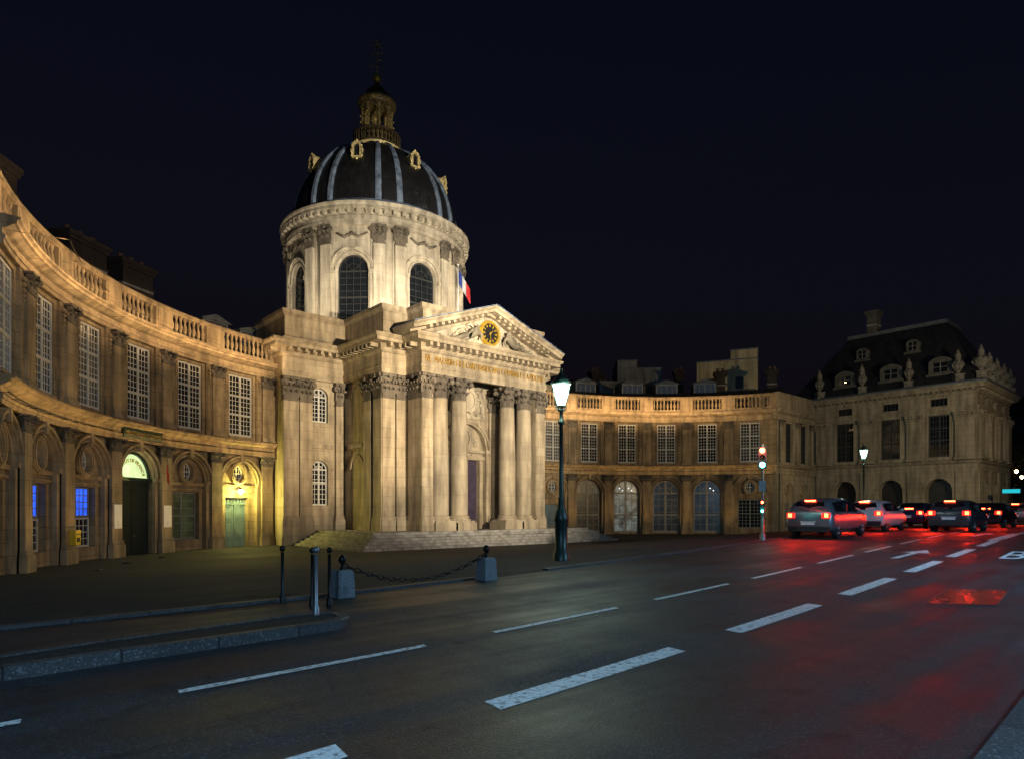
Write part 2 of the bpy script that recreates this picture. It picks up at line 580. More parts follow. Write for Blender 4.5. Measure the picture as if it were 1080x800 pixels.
    def tube(self, path, r, n=6, smooth=True):
        path = [Vector(p) for p in path]
        rr = r if isinstance(r, (list, tuple)) else [r] * len(path)
        pts = []
        for i, p in enumerate(path):
            t = (path[min(i + 1, len(path) - 1)] - path[max(i - 1, 0)]).normalized()
            u = t.cross(Vector((0, 0, 1)))
            if u.length < 1e-3: u = t.cross(Vector((1, 0, 0)))
            u.normalize(); v = t.cross(u)
            for k in range(n):
                a = 2 * PI * k / n
                pts.append(tuple(p + (u * math.cos(a) + v * math.sin(a)) * rr[i]))
        fs = []
        for i in range(len(path) - 1):
            for k in range(n):
                fs.append([i * n + k, i * n + (k + 1) % n, (i + 1) * n + (k + 1) % n, (i + 1) * n + k])
        fs += [list(range(n - 1, -1, -1)), [(len(path) - 1) * n + k for k in range(n)]]
        return self.add(pts, fs, None, smooth)
    def ball(self, c, r, n=10, ez=1.0):
        prof = [(r * math.sin(PI * k / 8) + (1e-4), -r * ez * math.cos(PI * k / 8)) for k in range(9)]
        return self.lathe(prof, c, n, True, False)
    def panel(self, s0, s1, z0, z1, holes, d, depth=0.0, grid=0.5):
        """wall face with holes (lists of (s,z)) and reveals going back by depth"""
        V = []; E = []
        def loop(ps):
            b = len(V)
            V.extend(ps)
            n = len(ps)
            E.extend([(b + i, b + (i + 1) % n) for i in range(n)])
        ns, nz = max(1, int((s1 - s0) / grid + .5)), max(1, int((z1 - z0) / 1.5 + .5))
        outer = [(s0 + (s1 - s0) * i / ns, z0) for i in range(ns)] + [(s1, z0 + (z1 - z0) * i / nz) for i in range(nz)] + \
                [(s1 - (s1 - s0) * i / ns, z1) for i in range(ns)] + [(s0, z1 - (z1 - z0) * i / nz) for i in range(nz)]
        loop(outer)
        for hl in holes: loop(hl)
        def inside(p, poly):
            c = False
            j = len(poly) - 1
            for i in range(len(poly)):
                a, b = poly[i], poly[j]
                if (a[1] > p[1]) != (b[1] > p[1]) and p[0] < (b[0] - a[0]) * (p[1] - a[1]) / (b[1] - a[1]) + a[0]: c = not c
                j = i
            return c
        for i in range(1, ns):
            for k in range(1, nz * 2):
                p = (s0 + (s1 - s0) * i / ns + 0.003 * k, z0 + (z1 - z0) * k / (nz * 2) + 0.002 * i)
                if not any(inside(p, hl) for hl in holes): V.append(p)
        r = delaunay_2d_cdt([Vector(p) for p in V], E, [], 0, 1e-5)
        vv = [(q.x, d, q.y) for q in r[0]]
        ff = []
        for f in r[2]:
            cx = sum(r[0][i].x for i in f) / len(f); cz = sum(r[0][i].y for i in f) / len(f)
            if not any(inside((cx, cz), hl) for hl in holes): ff.append(list(f))
        self.add(vv, ff)
        if depth:
            for hl in holes:
                n = len(hl)
                pts = [(s, d, z) for s, z in hl] + [(s, d - depth, z) for s, z in hl]
                self.add(pts, [[i, (i + 1) % n, (i + 1) % n + n, i + n] for i in range(n)])
        return self
    def build(self, name, mat, parent=None, recalc=True):
        me = bpy.data.meshes.new(name)
        off = Vector((0, 0, 0))
        if parent is not None:
            off = root_of(parent).location
        me.from_pydata([(p[0] - off[0], p[1] - off[1], p[2] - off[2]) for p in self.v], [], self.f)
        ul = me.uv_layers.new(name='UVMap')
        i = 0
        for f in self.uv:
            for q in f:
                ul.data[i].uv = q; i += 1
        me.polygons.foreach_set('use_smooth', self.sm)
        if recalc:
            bm = bmesh.new()
            bm.from_mesh(me)
            bmesh.ops.recalc_face_normals(bm, faces=bm.faces)
            bm.to_mesh(me)
            bm.free()
        me.materials.append(MATS[mat])
        o = bpy.data.objects.new(name, me)
        C.objects.link(o)
        if parent is not None:
            o.parent = parent
        return o

def arch_hole(c, hw, z0, zs, n=12, ez=1.0):
    return [(c - hw, z0), (c + hw, z0)] + [(c + hw * math.cos(PI * i / n), zs + hw * ez * math.sin(PI * i / n)) for i in range(n + 1)]

def rect_hole(a, b, z0, z1): return [(a, z0), (b, z0), (b, z1), (a, z1)]

def oval_hole(c, z, rs, rz, n=20): return [(c + rs * math.cos(2 * PI * i / n), z + rz * math.sin(2 * PI * i / n)) for i in range(n)]

def flat_front(Y0): return lambda p: (p[0], Y0 - p[1], p[2])        # faces the quay, s = world X
def flat_side(X0): return lambda p: (X0 - p[1], p[0], p[2])         # faces the left of the plaza, s = world Y

def copy_tree(o, parent=None):
    c = o.copy()
    C.objects.link(c)
    if parent is not None: c.parent = parent
    for ch in list(o.children):
        copy_tree(ch, c)
    return c

def text_mesh(txt, size, depth=0.02, spacing=1.0):
    cu = bpy.data.curves.new('lettering', 'FONT')
    cu.body = txt
    cu.size = size
    cu.extrude = depth
    cu.align_x = 'CENTER'
    cu.align_y = 'CENTER'
    cu.space_character = spacing
    cu.resolution_u = 3
    o = bpy.data.objects.new('lettering', cu)
    C.objects.link(o)
    dg = bpy.context.evaluated_depsgraph_get()
    me = bpy.data.meshes.new_from_object(o.evaluated_get(dg))
    bpy.data.objects.remove(o)
    bpy.data.curves.remove(cu)
    return me

def text_part(txt, size, xf, s, d, z, mat, parent, name='lettering', width=None, bend=None):
    """letters on a facade: x of the text runs along s, y along z"""
    me = text_mesh(txt, size)
    k = 1.0
    if width:
        xs = [v.co.x for v in me.vertices]
        k = width / (max(xs) - min(xs))
    off = root_of(parent).location if parent else Vector((0, 0, 0))
    for v in me.vertices:
        x, y, zz = v.co
        if bend:      # (cs, cz, radius): wrap on an arc
            a = PI / 2 - x * k / bend[2]
            rr = bend[2] + y
            p = (bend[0] + rr * math.cos(a), d + zz, bend[1] + rr * math.sin(a))
        else:
            p = (s + x * k, d + zz, z + y)
        q = xf(p)
        v.co = (q[0] - off[0], q[1] - off[1], q[2] - off[2])
    me.materials.clear()
    me.materials.append(MATS[mat])
    o = bpy.data.objects.new(name, me)
    C.objects.link(o)
    if parent: o.parent = parent
    return o

def lamp(kind, name, loc, energy, col, parent=None, target=None, **kw):
    l = bpy.data.lights.new(name, kind)
    l.energy = energy
    l.color = col
    for k, v in kw.items(): setattr(l, k, v)
    o = bpy.data.objects.new(name, l)
    C.objects.link(o)
    loc = Vector(loc)
    if target is not None:
        o.rotation_euler = (Vector(target) - loc).to_track_quat('-Z', 'Y').to_euler()
    if parent is not None:
        loc = loc - root_of(parent).location
        o.parent = parent
    o.location = loc
    return o

# ------------------------------------------------------------------ ground
def ss(x):
    x = max(0.0, min(1.0, x))
    return x * x * (3 - 2 * x)

def gz(X, Y):
    r = .65 * ss((X - 3) / 34)
    p = ss((Y - 13) / 17)
    return r * (1 - p) - .65 * p

def sheet(name, xs, rows, dz, mat, label_kind='structure'):
    """rows: list of functions Y(X); a sheet draped on the ground"""
    b = MB()
    pts = []
    for X in xs:
        for fy in rows:
            Y = fy(X)
            pts.append((X, Y, gz(X, Y) + dz))
    n = len(rows)
    fs = []
    for i in range(len(xs) - 1):
        for k in range(n - 1):
            fs.append([i * n + k, (i + 1) * n + k, (i + 1) * n + k + 1, i * n + k + 1])
    b.add(pts, fs)
    o = b.build(name, mat)
    if label_kind: o['kind'] = label_kind
    return o

def frange(a, b, n): return [a + (b - a) * i / n for i in range(n + 1)]
def lerp_rows(f0, f1, n): return [(lambda X, t=i / n: f0(X) * (1 - t) + f1(X) * t) for i in range(n + 1)]

yW = lambda X: 3.72 + .070 * X         # wide broken line of the bus lane
yT = lambda X: 6.12 + .068 * X         # thin broken line
yK = lambda X: 0.84 + .050 * X         # kerb of the quay pavement
yP = lambda X: 11.05 + .045 * max(X, 0) if X < 40 else 12.85      # edge of the forecourt

xs_all = [-400, -150, -60] + frange(-30, 110, 140) + [150, 250, 500, 1200]
ys_all = [-400, -120, -40, -20] + frange(-10, 60, 70) + [90, 180, 500, 1200]
sheet('road', xs_all, [(lambda X, y=y: y) for y in ys_all], 0.0, 'asphalt')
xs_n = frange(-30, 110, 140)
sheet('forecourt', xs_n, lerp_rows(yP, lambda X: 62, 52), 0.006, 'setts')
sheet('bus_lane', xs_n, lerp_rows(lambda X: yK(X) + .02, lambda X: yW(X) + .2, 6), 0.004, 'bus_asphalt')

def kerbed(name, outline, h, mat, inner=None):
    """raised slab with its own kerb side faces"""
    b = MB()
    n = len(outline)
    pts = [(x, y, gz(x, y) + h) for x, y in outline] + [(x, y, gz(x, y) - .1) for x, y in outline]
    b.add(pts, [list(range(n))] + [[i, (i + 1) % n, (i + 1) % n + n, i + n] for i in range(n)])
    return b.build(name, mat)

# quay pavement with a kerb strip, by the camera
xs_k = frange(-30, 110, 70)
def strip(name, f0, f1, h, mat, xs=xs_k, base=-.05):
    b = MB()
    pts = []
    for X in xs:
        for fy, z in ((f0, base), (f0, h), (f1, h), (f1, base)):
            Y = fy(X)
            pts.append((X, Y, gz(X, Y) + z))
    fs = [[0, 1, 2, 3], [4 * (len(xs) - 1) + k for k in (3, 2, 1, 0)]]
    for i in range(len(xs) - 1):
        for k in range(3):
            fs.append([4 * i + k, 4 * i + 4 + k, 4 * i + 5 + k, 4 * i + 1 + k])
    b.add(pts, fs)
    o = b.build(name, mat)
    o['kind'] = 'structure'
    return o
strip('kerb', lambda X: yK(X) - .0, lambda X: yK(X) - .28, .12, 'kerb_granite')
strip('pavement', lambda X: yK(X) - .283, lambda X: yK(X) - 6.5, .117, 'pavement')

# traffic island on the left: kerb ring and sett fill
isl = [(-25, 6.6), (-8, 7.2), (0.5, 7.74), (1.5, 7.86), (2.2, 7.9), (3.05, 7.98), (3.8, 8.02), (4.15, 8.12), (4.36, 8.3), (4.46, 8.6), (4.36, 8.88),
       (4.05, 9.02), (3.74, 9.07), (2.43, 8.85), (1.4, 8.73), (0.5, 8.52), (-8, 8.1), (-25, 7.6)]
isl_in = []
for i, (x, y) in enumerate(isl):
    a, b_ = Vector(isl[i - 1]), Vector(isl[(i + 1) % len(isl)])
    t = (b_ - a).normalized()
    isl_in.append((x - t.y * .16, y + t.x * .16))
def ring_slab(name, outer, inner, h, mat):
    b = MB()
    n = len(outer)
    pts = [(x, y, gz(x, y) - .1) for x, y in outer] + [(x, y, gz(x, y) + h - .02) for x, y in outer] + \
          [(x + (u - x) * .15, y + (v - y) * .15, gz(x, y) + h) for (x, y), (u, v) in zip(outer, inner)] + [(x, y, gz(x, y) + h) for x, y in inner] + [(x, y, gz(x, y) - .1) for x, y in inner]
    fs = []
    for k in range(4):
        fs += [[k * n + i, k * n + (i + 1) % n, (k + 1) * n + (i + 1) % n, (k + 1) * n + i] for i in range(n)]
    b.add(pts, fs)
    o = b.build(name, mat)
    o['kind'] = 'structure'
    return o
ring_slab('island_kerb', isl, isl_in, .13, 'kerb_granite')
o = kerbed('traffic_island', isl_in, .115, 'setts'); o['kind'] = 'structure'
# forecourt kerb line
strip('forecourt_kerb', lambda X: yP(X), lambda X: yP(X) + .18, .05, 'kerb_granite', xs=frange(-30, 9.5, 40))
strip('forecourt_kerb', lambda X: yP(X), lambda X: yP(X) + .18, .05, 'kerb_granite', xs=frange(11.5, 60, 48))

# painted markings
def mark(name, quad, dz=0.009):
    b = MB()
    n = 6
    pts = []
    (ax, ay), (bx, by), (cx_, cy_), (dx, dy) = quad      # a->d one long side, b->c the other
    for i in range(n + 1):
        t = i / n
        for (px, py), (qx, qy) in (((ax, ay), (dx, dy)), ((bx, by), (cx_, cy_))):
            x, y = px + (qx - px) * t, py + (qy - py) * t
            pts.append((x, y, gz(x, y) + dz))
    b.add(pts, [[2 * i, 2 * i + 1, 2 * i + 3, 2 * i + 2] for i in range(n)])
    o = b.build(name, 'road_paint')
    o['kind'] = 'structure'
    return o
k = 0
X = 3.50 - 4.33 * 3
while X < 100:
    if X > -10:
        y0, y1 = yW(X), yW(X + 2.95)
        mark('lane_dash', ((X, y0 + .0), (X + .04, y0 + .26), (X + 2.95, y1 + .26), (X + 2.91, y1 + .0)))
    X += 4.3
X = 1.62 - 3.85 * 3
while X < 60:
    if X > -10:
        y0, y1 = yT(X), yT(X + 2.75)
        mark('lane_dash', ((X, y0 - .05), (X + .02, y0 + .07), (X + 2.75, y1 + .07), (X + 2.73, y1 - .05)))
    X += 3.85
# arrow in the middle lane
def poly_mark(name, poly, dz=0.009):
    b = MB()
    b.add([(x, y, gz(x, y) + dz) for x, y in poly], [list(range(len(poly)))])
    o = b.build(name, 'road_paint'); o['kind'] = 'structure'
def arrow(x, y):
    poly_mark('lane_arrow', [(x, y - .09), (x + 2.0, y - .02), (x + 2.0, y + .16), (x, y + .09)])
    poly_mark('lane_arrow', [(x + 2.003, y - .3), (x + 3.2, y + .1), (x + 2.003, y + .42)])
arrow(19.4, 6.3)
arrow(30.5, 7.1)
mark('lane_bar', ((28.0, 5.75), (28.0, 6.1), (34.0, 6.5), (34.0, 6.15)))
me = text_mesh('BUS', 1.75, 0.0)
off = (21.95, 3.55)
ang = R(-90 + 4)
tx = max(v.co.y for v in me.vertices)
for v in me.vertices:
    x, y = v.co.x * .58, v.co.y * 2.1
    X = off[0] + x * math.cos(ang) - y * math.sin(ang)
    Y = off[1] + x * math.sin(ang) + y * math.cos(ang)
    v.co = (X, Y, gz(X, Y) + .010)
me.materials.clear(); me.materials.append(MATS['road_paint'])
o = bpy.data.objects.new('bus_lane_lettering', me); C.objects.link(o); o['kind'] = 'structure'
# smooth repaired patch of asphalt that mirrors the lamps
b = MB()
pp = [(11.9, 3.41), (13.95, 3.6), (14.35, 2.8), (12.42, 2.56)]
b.add([(x, y, gz(x, y) + .010) for x, y in pp], [[0, 1, 2, 3]])
o = b.build('road_patch', 'smooth_patch'); o['kind'] = 'structure'
b = MB()
for i in range(4):
    (xa, ya), (xb, yb) = pp[i], pp[(i + 1) % 4]
    mx_, my_ = sum(p[0] for p in pp) / 4, sum(p[1] for p in pp) / 4
    k_ = 1.035
    q4 = [(xa, ya), (xb, yb), (mx_ + (xb - mx_) * k_, my_ + (yb - my_) * k_), (mx_ + (xa - mx_) * k_, my_ + (ya - my_) * k_)]
    b.add([(x, y, gz(x, y) + .013) for x, y in q4], [[0, 1, 2, 3]])
o = b.build('road_patch_rim', 'grey_metal'); o['kind'] = 'structure'

# ------------------------------------------------------------------ facade pieces
def window(parent, xf, c, hw, z0, z1, d, pane='glass', frame='white_frame', cols=3, rows=8, transoms=(0.36,), arch=False, fw=.085, mull=True, name='window', depth=.07):
    """casement: frame, mullion, transoms and thin glazing bars in one mesh, its pane a sub-part"""
    b = MB(xf)
    zs = z1 - hw if arch else z1
    b.box(c - hw, c - hw + fw, d, d + depth, z0, zs)
    b.box(c + hw - fw, c + hw, d, d + depth, z0, zs)
    b.box(c - hw + fw, c + hw - fw, d, d + depth, z0, z0 + fw * 1.3)
    if arch:
        b.ring(c, zs, hw - fw, hw, d, d + depth, 0, PI, 14)
    else:
        b.box(c - hw + fw, c + hw - fw, d, d + depth, z1 - fw, z1)
    iw = hw - fw
    top = (lambda s: zs + math.sqrt(max(0, iw * iw - (s - c) ** 2))) if arch else (lambda s: z1 - fw)
    if mull:
        b.box(c - fw * .75, c + fw * .75, d + .004, d + depth + .012, z0 + fw * 1.3, top(c + fw * .75))
    zz0, zz1 = z0 + fw * 1.3, (zs if arch else z1 - fw)
    for t in transoms:
        z = zz0 + (zz1 - zz0) * t
        b.box(c - iw, c + iw, d + .008, d + depth + .02, z - fw * .6, z + fw * .6)
    bw = .018
    for sgn in ((-1, 1) if mull else (0,)):
        if mull:
            a0, a1 = (c - iw, c - fw * .75) if sgn < 0 else (c + fw * .75, c + iw)
        else:
            a0, a1 = c - iw, c + iw
        for i in range(1, cols):
            s = a0 + (a1 - a0) * i / cols
            b.box(s - bw, s + bw, d + .012, d + depth * .7, zz0, top(s) - .005)
        for r in range(1, rows):
            z = zz0 + (zz1 - zz0) * r / rows
            b.box(a0, a1, d + .014, d + depth * .66, z - bw, z + bw)
    if arch:
        b.box(c - iw, c + iw, d + .008, d + depth + .016, zs - fw * .55, zs + fw * .55)
        for a in (45, 135):
            ca, sa = math.cos(R(a)), math.sin(R(a))
            b.prism([(c + .05 * ca - bw * sa, zs + .05 * sa + bw * ca), (c + iw * ca - bw * sa, zs + iw * sa + bw * ca), (c + iw * ca + bw * sa, zs + iw * sa - bw * ca), (c + .05 * ca + bw * sa, zs + .05 * sa - bw * ca)], d + .01, d + depth * .6)
        b.ring(c, zs, iw * .52 - bw, iw * .52 + bw, d + .012, d + depth * .6, 0, PI, 12)
    f = b.build(name, frame, parent)
    p = MB(xf)
    dd = d + .01
    if arch:
        n = 14
        pts = [(c - hw, dd, z0), (c + hw, dd, z0)] + [(c + hw * math.cos(PI * i / n), dd, zs + hw * math.sin(PI * i / n)) for i in range(n + 1)]
    else:
        pts = [(c - hw, dd, z0), (c + hw, dd, z0), (c + hw, dd, z1), (c - hw, dd, z1)]
    p.add(pts, [list(range(len(pts)))])
    p.build('pane', pane, f)
    return f

def oculus(parent, xf, c, z, rs, rz, d, pane='glass', frame='white_frame'):
    b = MB(xf)
    b.ring(c, z, rs - .07, rs, d, d + .07, 0, 2 * PI, 22, ez=rz / rs)
    b.box(c - .035, c + .035, d + .004, d + .08, z - rz + .04, z + rz - .04)
    b.box(c - rs + .05, c + rs - .05, d + .006, d + .07, z - .03, z + .03)
    for q in (-.5, .5):
        h = math.sqrt(1 - q * q)
        b.box(c + q * rs - .014, c + q * rs + .014, d + .01, d + .05, z - rz * h, z + rz * h)
        b.box(c - rs * h, c + rs * h, d + .012, d + .05, z + q * rz - .014, z + q * rz + .014)
    f = b.build('round_window', frame, parent)
    p = MB(xf)
    p.add([(s, d + .01, zz) for s, zz in oval_hole(c, z, rs, rz)], [list(range(20))])
    p.build('pane', pane, f)
    # carved stone surround
    m = MB(xf)
    m.ring(c, z, rs + .0, rs + .2, d + .1, d + .34, 0, 2 * PI, 24, ez=(rz + .2) / (rs + .2))
    m.ring(c, z, rs + .06, rs + .13, d + .34, d + .39, 0, 2 * PI, 24, ez=(rz + .13) / (rs + .13))
    m.build('oculus_surround', 'trim_stone', parent)
    return f

def leaf(b, s, z0, h, wd, d0, curl, side=0.0):
    """a small acanthus leaf: a strip that rises, then curls outward"""
    pts = []
    prof = [(0.0, 0.0, 1.0), (0.02, .35, 1.05), (.05, .7, .95), (.6, .95, .8), (1.0, .9, .5), (.95, .74, .25)]
    for dd, hh, ww in prof:
        for e in (-1, 1):
            pts.append((s + e * wd * ww * .5, d0 + dd * curl, z0 + hh * h))
    fs = [[2 * i, 2 * i + 1, 2 * i + 3, 2 * i + 2] for i in range(len(prof) - 1)]
    pts2 = [(p[0], p[1] - .05, p[2] - .02) for p in pts]
    n = len(pts)
    fs2 = [[n + q for q in f[::-1]] for f in fs]
    b.add(pts + pts2, fs + fs2 + [[2 * i, 2 * i + 2, n + 2 * i + 2, n + 2 * i] for i in range(len(prof) - 1)] + [[2 * i + 1, n + 2 * i + 1, n + 2 * i + 3, 2 * i + 3] for i in range(len(prof) - 1)] + [[n - 2, n - 1, 2 * n - 1, 2 * n - 2]])

def pil_capital(parent, xf, a0, a1, z0, z1, d, mat='carved_stone', volutes=True):
    b = MB(xf)
    w_, h = a1 - a0, z1 - z0
    c = (a0 + a1) / 2
    b.box(a0 + .02, a1 - .02, 0, d, z0, z1 - h * .12)
    b.box(a0 - .04, a1 + .04, 0, d + .05, z0 - .05, z0 + .03)
    b.box(a0 - .1, a1 + .1, 0, d + .2, z1 - h * .13, z1)
    n = max(2, int(w_ / .34 + .5))
    for i in range(n):
        leaf(b, a0 + w_ * (i + .5) / n, z0 + .02, h * .46, w_ / n * .9, d, h * .17)
    for i in range(n + 1):
        s = a0 + w_ * i / n
        leaf(b, min(max(s, a0 + .06), a1 - .06), z0 + h * .2, h * .52, w_ / n * .8, d + .02, h * .2)
    if volutes:
        for e in (-1, 1):
            cs = c + e * (w_ * .5 + .0)
            b.ring(cs, z1 - h * .28, .03, h * .15, d - .02, d + .18, 0, 2 * PI, 10)
            b.ring(cs, z1 - h * .28, .0, h * .07, d + .16, d + .24, 0, 2 * PI, 8)
        b.ring(c, z1 - h * .1, .0, h * .1, d + .16, d + .27, 0, 2 * PI, 8)
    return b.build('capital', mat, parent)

def pilaster(parent, xf, a0, a1, z0, z1, d, cap_h, base_h=.35, plinth=0.0, mat='trim_stone', cap_mat='carved_stone', volutes=True):
    b = MB(xf)
    z = z0
    if plinth:
        b.box(a0 - .1, a1 + .1, 0, d + .1, z, z + plinth)
        z += plinth
    if base_h:
        b.box(a0 - .09, a1 + .09, 0, d + .1, z, z + base_h * .36)
        b.box(a0 - .07, a1 + .07, 0, d + .075, z + base_h * .36, z + base_h * .55)
        b.box(a0 - .03, a1 + .03, 0, d + .035, z + base_h * .55, z + base_h * .75)
        b.box(a0 - .05, a1 + .05, 0, d + .055, z + base_h * .75, z + base_h)
        z += base_h
    b.box(a0, a1, 0, d, z, z1 - cap_h)
    p = b.build('pilaster', mat, parent)
    pil_capital(p, xf, a0, a1, z1 - cap_h, z1, d, cap_mat, volutes)
    return p

def door(parent, xf, c, hw, z0, z1, d, mat, top=0.0, leaves=2, name='door'):
    b = MB(xf)
    b.box(c - hw, c + hw, d, d + .05, z0, z1)
    for i in range(leaves):
        a0 = c - hw + 2 * hw * i / leaves + .05
        a1 = c - hw + 2 * hw * (i + 1) / leaves - .05
        H = z1 - z0 - top
        for q0, q1 in ((.04, .2), (.24, .62), (.66, .96)):
            za, zb = z0 + H * q0, z0 + H * q1
            # raised mouldings round each panel
            b.box(a0 + .05, a1 - .05, d + .05, d + .085, za, za + .05)
            b.box(a0 + .05, a1 - .05, d + .05, d + .085, zb - .05, zb)
            b.box(a0 + .05, a0 + .1, d + .05, d + .085, za + .05, zb - .05)
            b.box(a1 - .1, a1 - .05, d + .05, d + .085, za + .05, zb - .05)
            b.box(a0 + .17, a1 - .17, d + .05, d + .075, za + .12, zb - .12)
    if leaves > 1:
        b.box(c - .035, c + .035, d + .05, d + .11, z0, z1 - top)
    if top:
        b.box(c - hw, c + hw, d + .05, d + .12, z1 - top, z1 - top + .07)
        for i in range(7):
            s = c - hw + 2 * hw * (i + .5) / 7
            b.box(s - .05, s + .05, d + .05, d + .09, z1 - top + .12, z1 - .06)
    o = b.build(name, mat, parent)
    h = MB(xf)
    h.ball((c + .12, d + .13, z0 + 1.05), .045, 8)
    h.build('door_handle', 'old_gilt', o)
    return o

BAL_PROF = [(.075, 0), (.085, .05), (.05, .1), (.06, .2), (.1, .36), (.095, .46), (.05, .7), (.045, .78), (.07, .84), (.08, .92), (.08, 1.0)]

# ------------------------------------------------------------------ the curved wings
ACX, ACY, AR, AXC = 22.66, 21.48, 21.64, 30.6
def arc_left(p):
    a = p[0] / AR
    r = AR - p[1]
    return (ACX - r * math.cos(a), ACY + r * math.sin(a), p[2])
def arc_right(p):
    q = arc_left(p)
    return (2 * AXC - q[0], q[1], q[2])
D2S = R(1) * AR

W0 = -.22        # ground-floor wall plane behind the pilaster faces
def curved_wing(side):
    xf = arc_left if side == 'left' else arc_right
    if side == 'left':
        root = thing('curved_wing', 'curved two-storey stone wing with golden lit balustrade, left of the domed chapel', 'building', (14, 41.5, -.65))
        ph0, ph1 = 13.1, 75.2
        bays = {k: 'window' for k in (-1, 3)}
        bays.update({0: 'blue', 1: 'blue', 2: 'lunette', 4: 'lantern'})
    else:
        root = thing('curved_wing', 'curved two-storey stone wing with arched glazed ground floor, behind the street lamp', 'building', (47, 41.4, -.65))
        ph0, ph1 = 20.3, 86.0
        bays = {0: 'window', 1: 'glazed', 2: 'glazed', 3: 'glazed_lit', 4: 'glazed', 5: 'bluedoor'}
    S0, S1 = ph0 * D2S, ph1 * D2S
    step = 10.25 * D2S
    cen = lambda k: (26.5 + 10.25 * k) * D2S
    ks = sorted(bays)
    # ---- walls: one panel per bay, merged into the wall part of each storey
    lo, up, ty, bk = MB(xf), MB(xf), MB(xf), MB(xf)
    edges = [S0] + [(cen(k) + cen(k + 1)) / 2 for k in ks[:-1]] + [S1]
    for i, k in enumerate(ks):
        a, b_, c, kind = edges[i], edges[i + 1], cen(k), bays[k]
        lo.panel(a, b_, -1.2, 5.06, [arch_hole(c, 1.3, -.95, 3.3, 14)], W0, .36)
        up.panel(a, b_, 5.98, 10.2, [rect_hole(c - .9, c + .9, 6.2, 9.92)], 0, .4)
        holes = []
        if kind in ('window', 'blue'):
            holes = [oval_hole(c, 3.82, .42, .54), rect_hole(c - 1.06, c + 1.06, -.05, 2.68)]
        elif kind == 'lantern':
            holes = [oval_hole(c, 3.92, .42, .54), rect_hole(c - .86, c + .86, -.9, 2.4)]
        elif kind == 'bluedoor':
            holes = [oval_hole(c, 3.82, .42, .54), rect_hole(c - .8, c + .8, -.9, 2.2)]
        elif kind == 'lunette':
            holes = []
        if holes:
            ty.panel(c - 1.36, c + 1.36, -1.2, 4.7, holes, W0 - .14, .38)
            # impost and lintel mouldings inside the arch
            ty.box(c - 1.29, c + 1.29, W0 - .14, W0 + .02, 3.02, 3.2, 3)
            ty.box(c - 1.29, c + 1.29, W0 - .14, W0 - .02, 2.72, 2.84, 3)
            ty.build('arch_infill', 'wing_stone', root)
            ty = MB(xf)
    lw = lo.build('ground_floor_wall', 'wing_stone', root)
    uw = up.build('upper_floor_wall', 'wing_stone', root)
    # inner backing keeps the rooms dark
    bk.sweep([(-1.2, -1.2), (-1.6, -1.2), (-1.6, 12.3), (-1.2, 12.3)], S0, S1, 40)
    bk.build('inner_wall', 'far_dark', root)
    seg = int((S1 - S0) / .6)
    # ---- string course and entablature
    b = MB(xf)
    b.sweep([(-.1, 5.05), (.1, 5.05), (.1, 5.22), (.14, 5.22), (.14, 5.34), (.06, 5.36), (.06, 5.6), (.16, 5.64), (.3, 5.74), (.34, 5.74), (.34, 5.84), (.46, 5.86), (.46, 5.94), (-.1, 6.02)], S0, S1, seg)
    b.build('string_course', 'trim_stone', root)
    b = MB(xf)
    b.sweep([(-.1, 10.12), (.16, 10.12), (.16, 10.3), (.2, 10.3), (.2, 10.42), (.12, 10.44), (.12, 10.62), (.26, 10.68), (.42, 10.8), (.5, 10.82), (.5, 10.94), (.6, 10.97), (.6, 11.05), (-.6, 11.14), (-.6, 10.12)], S0, S1, seg)
    b.build('cornice', 'trim_stone', root)
    # ---- pilasters between the bays
    pe = [cen(ks[0]) - step / 2] + [cen(k) + step / 2 for k in ks]
    for s in pe:
        if s - .6 < S0 or s + .5 > S1: continue
        pilaster(root, xf, s - .4, s + .4, -.9, 5.05, .15, .58, .3, .75, volutes=True)
        b = MB(xf)
        b.box(s - .82, s + .82, 0, .12, 6.0, 10.12, 3)
        b.box(s - .76, s - .52, .12, .15, 6.3, 9.9)
        b.box(s + .52, s + .76, .12, .15, 6.3, 9.9)
        for e in (-1, 1):        # carved drops beside the pilaster
            for q in range(5):
                b.ball((s + e * .64, .18, 9.75 - q * .19), .11 - .013 * q, 6)
        b.build('pilaster_backing', 'wing_stone', root)
        pilaster(root, xf, s - .42, s + .42, 6.0, 10.12, .24, .66, .26, .0)
    # ---- bays
    for k in ks:
        c, kind = cen(k), bays[k]
        b = MB(xf)
        b.ring(c, 3.3, 1.3, 1.39, W0, W0 + .08, 0, PI, 20)
        b.ring(c, 3.3, 1.39, 1.45, W0, W0 + .25, 0, PI, 20)
        b.ring(c, 3.3, 1.45, 1.56, W0, W0 + .12, 0, PI, 20)
        b.ring(c, 3.3, 1.56, 1.67, W0, W0 + .33, 0, PI, 20)
        for e in (-1, 1):
            b.box(c + e * 1.46 - .17, c + e * 1.46 + .17, W0, W0 + .26, 3.12, 3.3)
            b.box(c + e * 1.46 - .14, c + e * 1.46 + .14, W0, W0 + .14, -.9, 3.12)
        b.box(c - .13, c + .13, W0, W0 + .38, 4.58, 5.04)
        b.build('arch_moulding', 'trim_stone', root)
        window(root, xf, c, .88, 6.2, 9.92, -.14, pane=rnd.choice(('glass', 'glass_dusty', 'glass_dusty', 'glass_blind')), cols=3, rows=12, transoms=(.34, .67), fw=.1)
        m = MB(xf)
        m.box(c - .95, c + .95, -.3, .1, 6.08, 6.2, 3)
        m.build('window_sill', 'trim_stone', root)
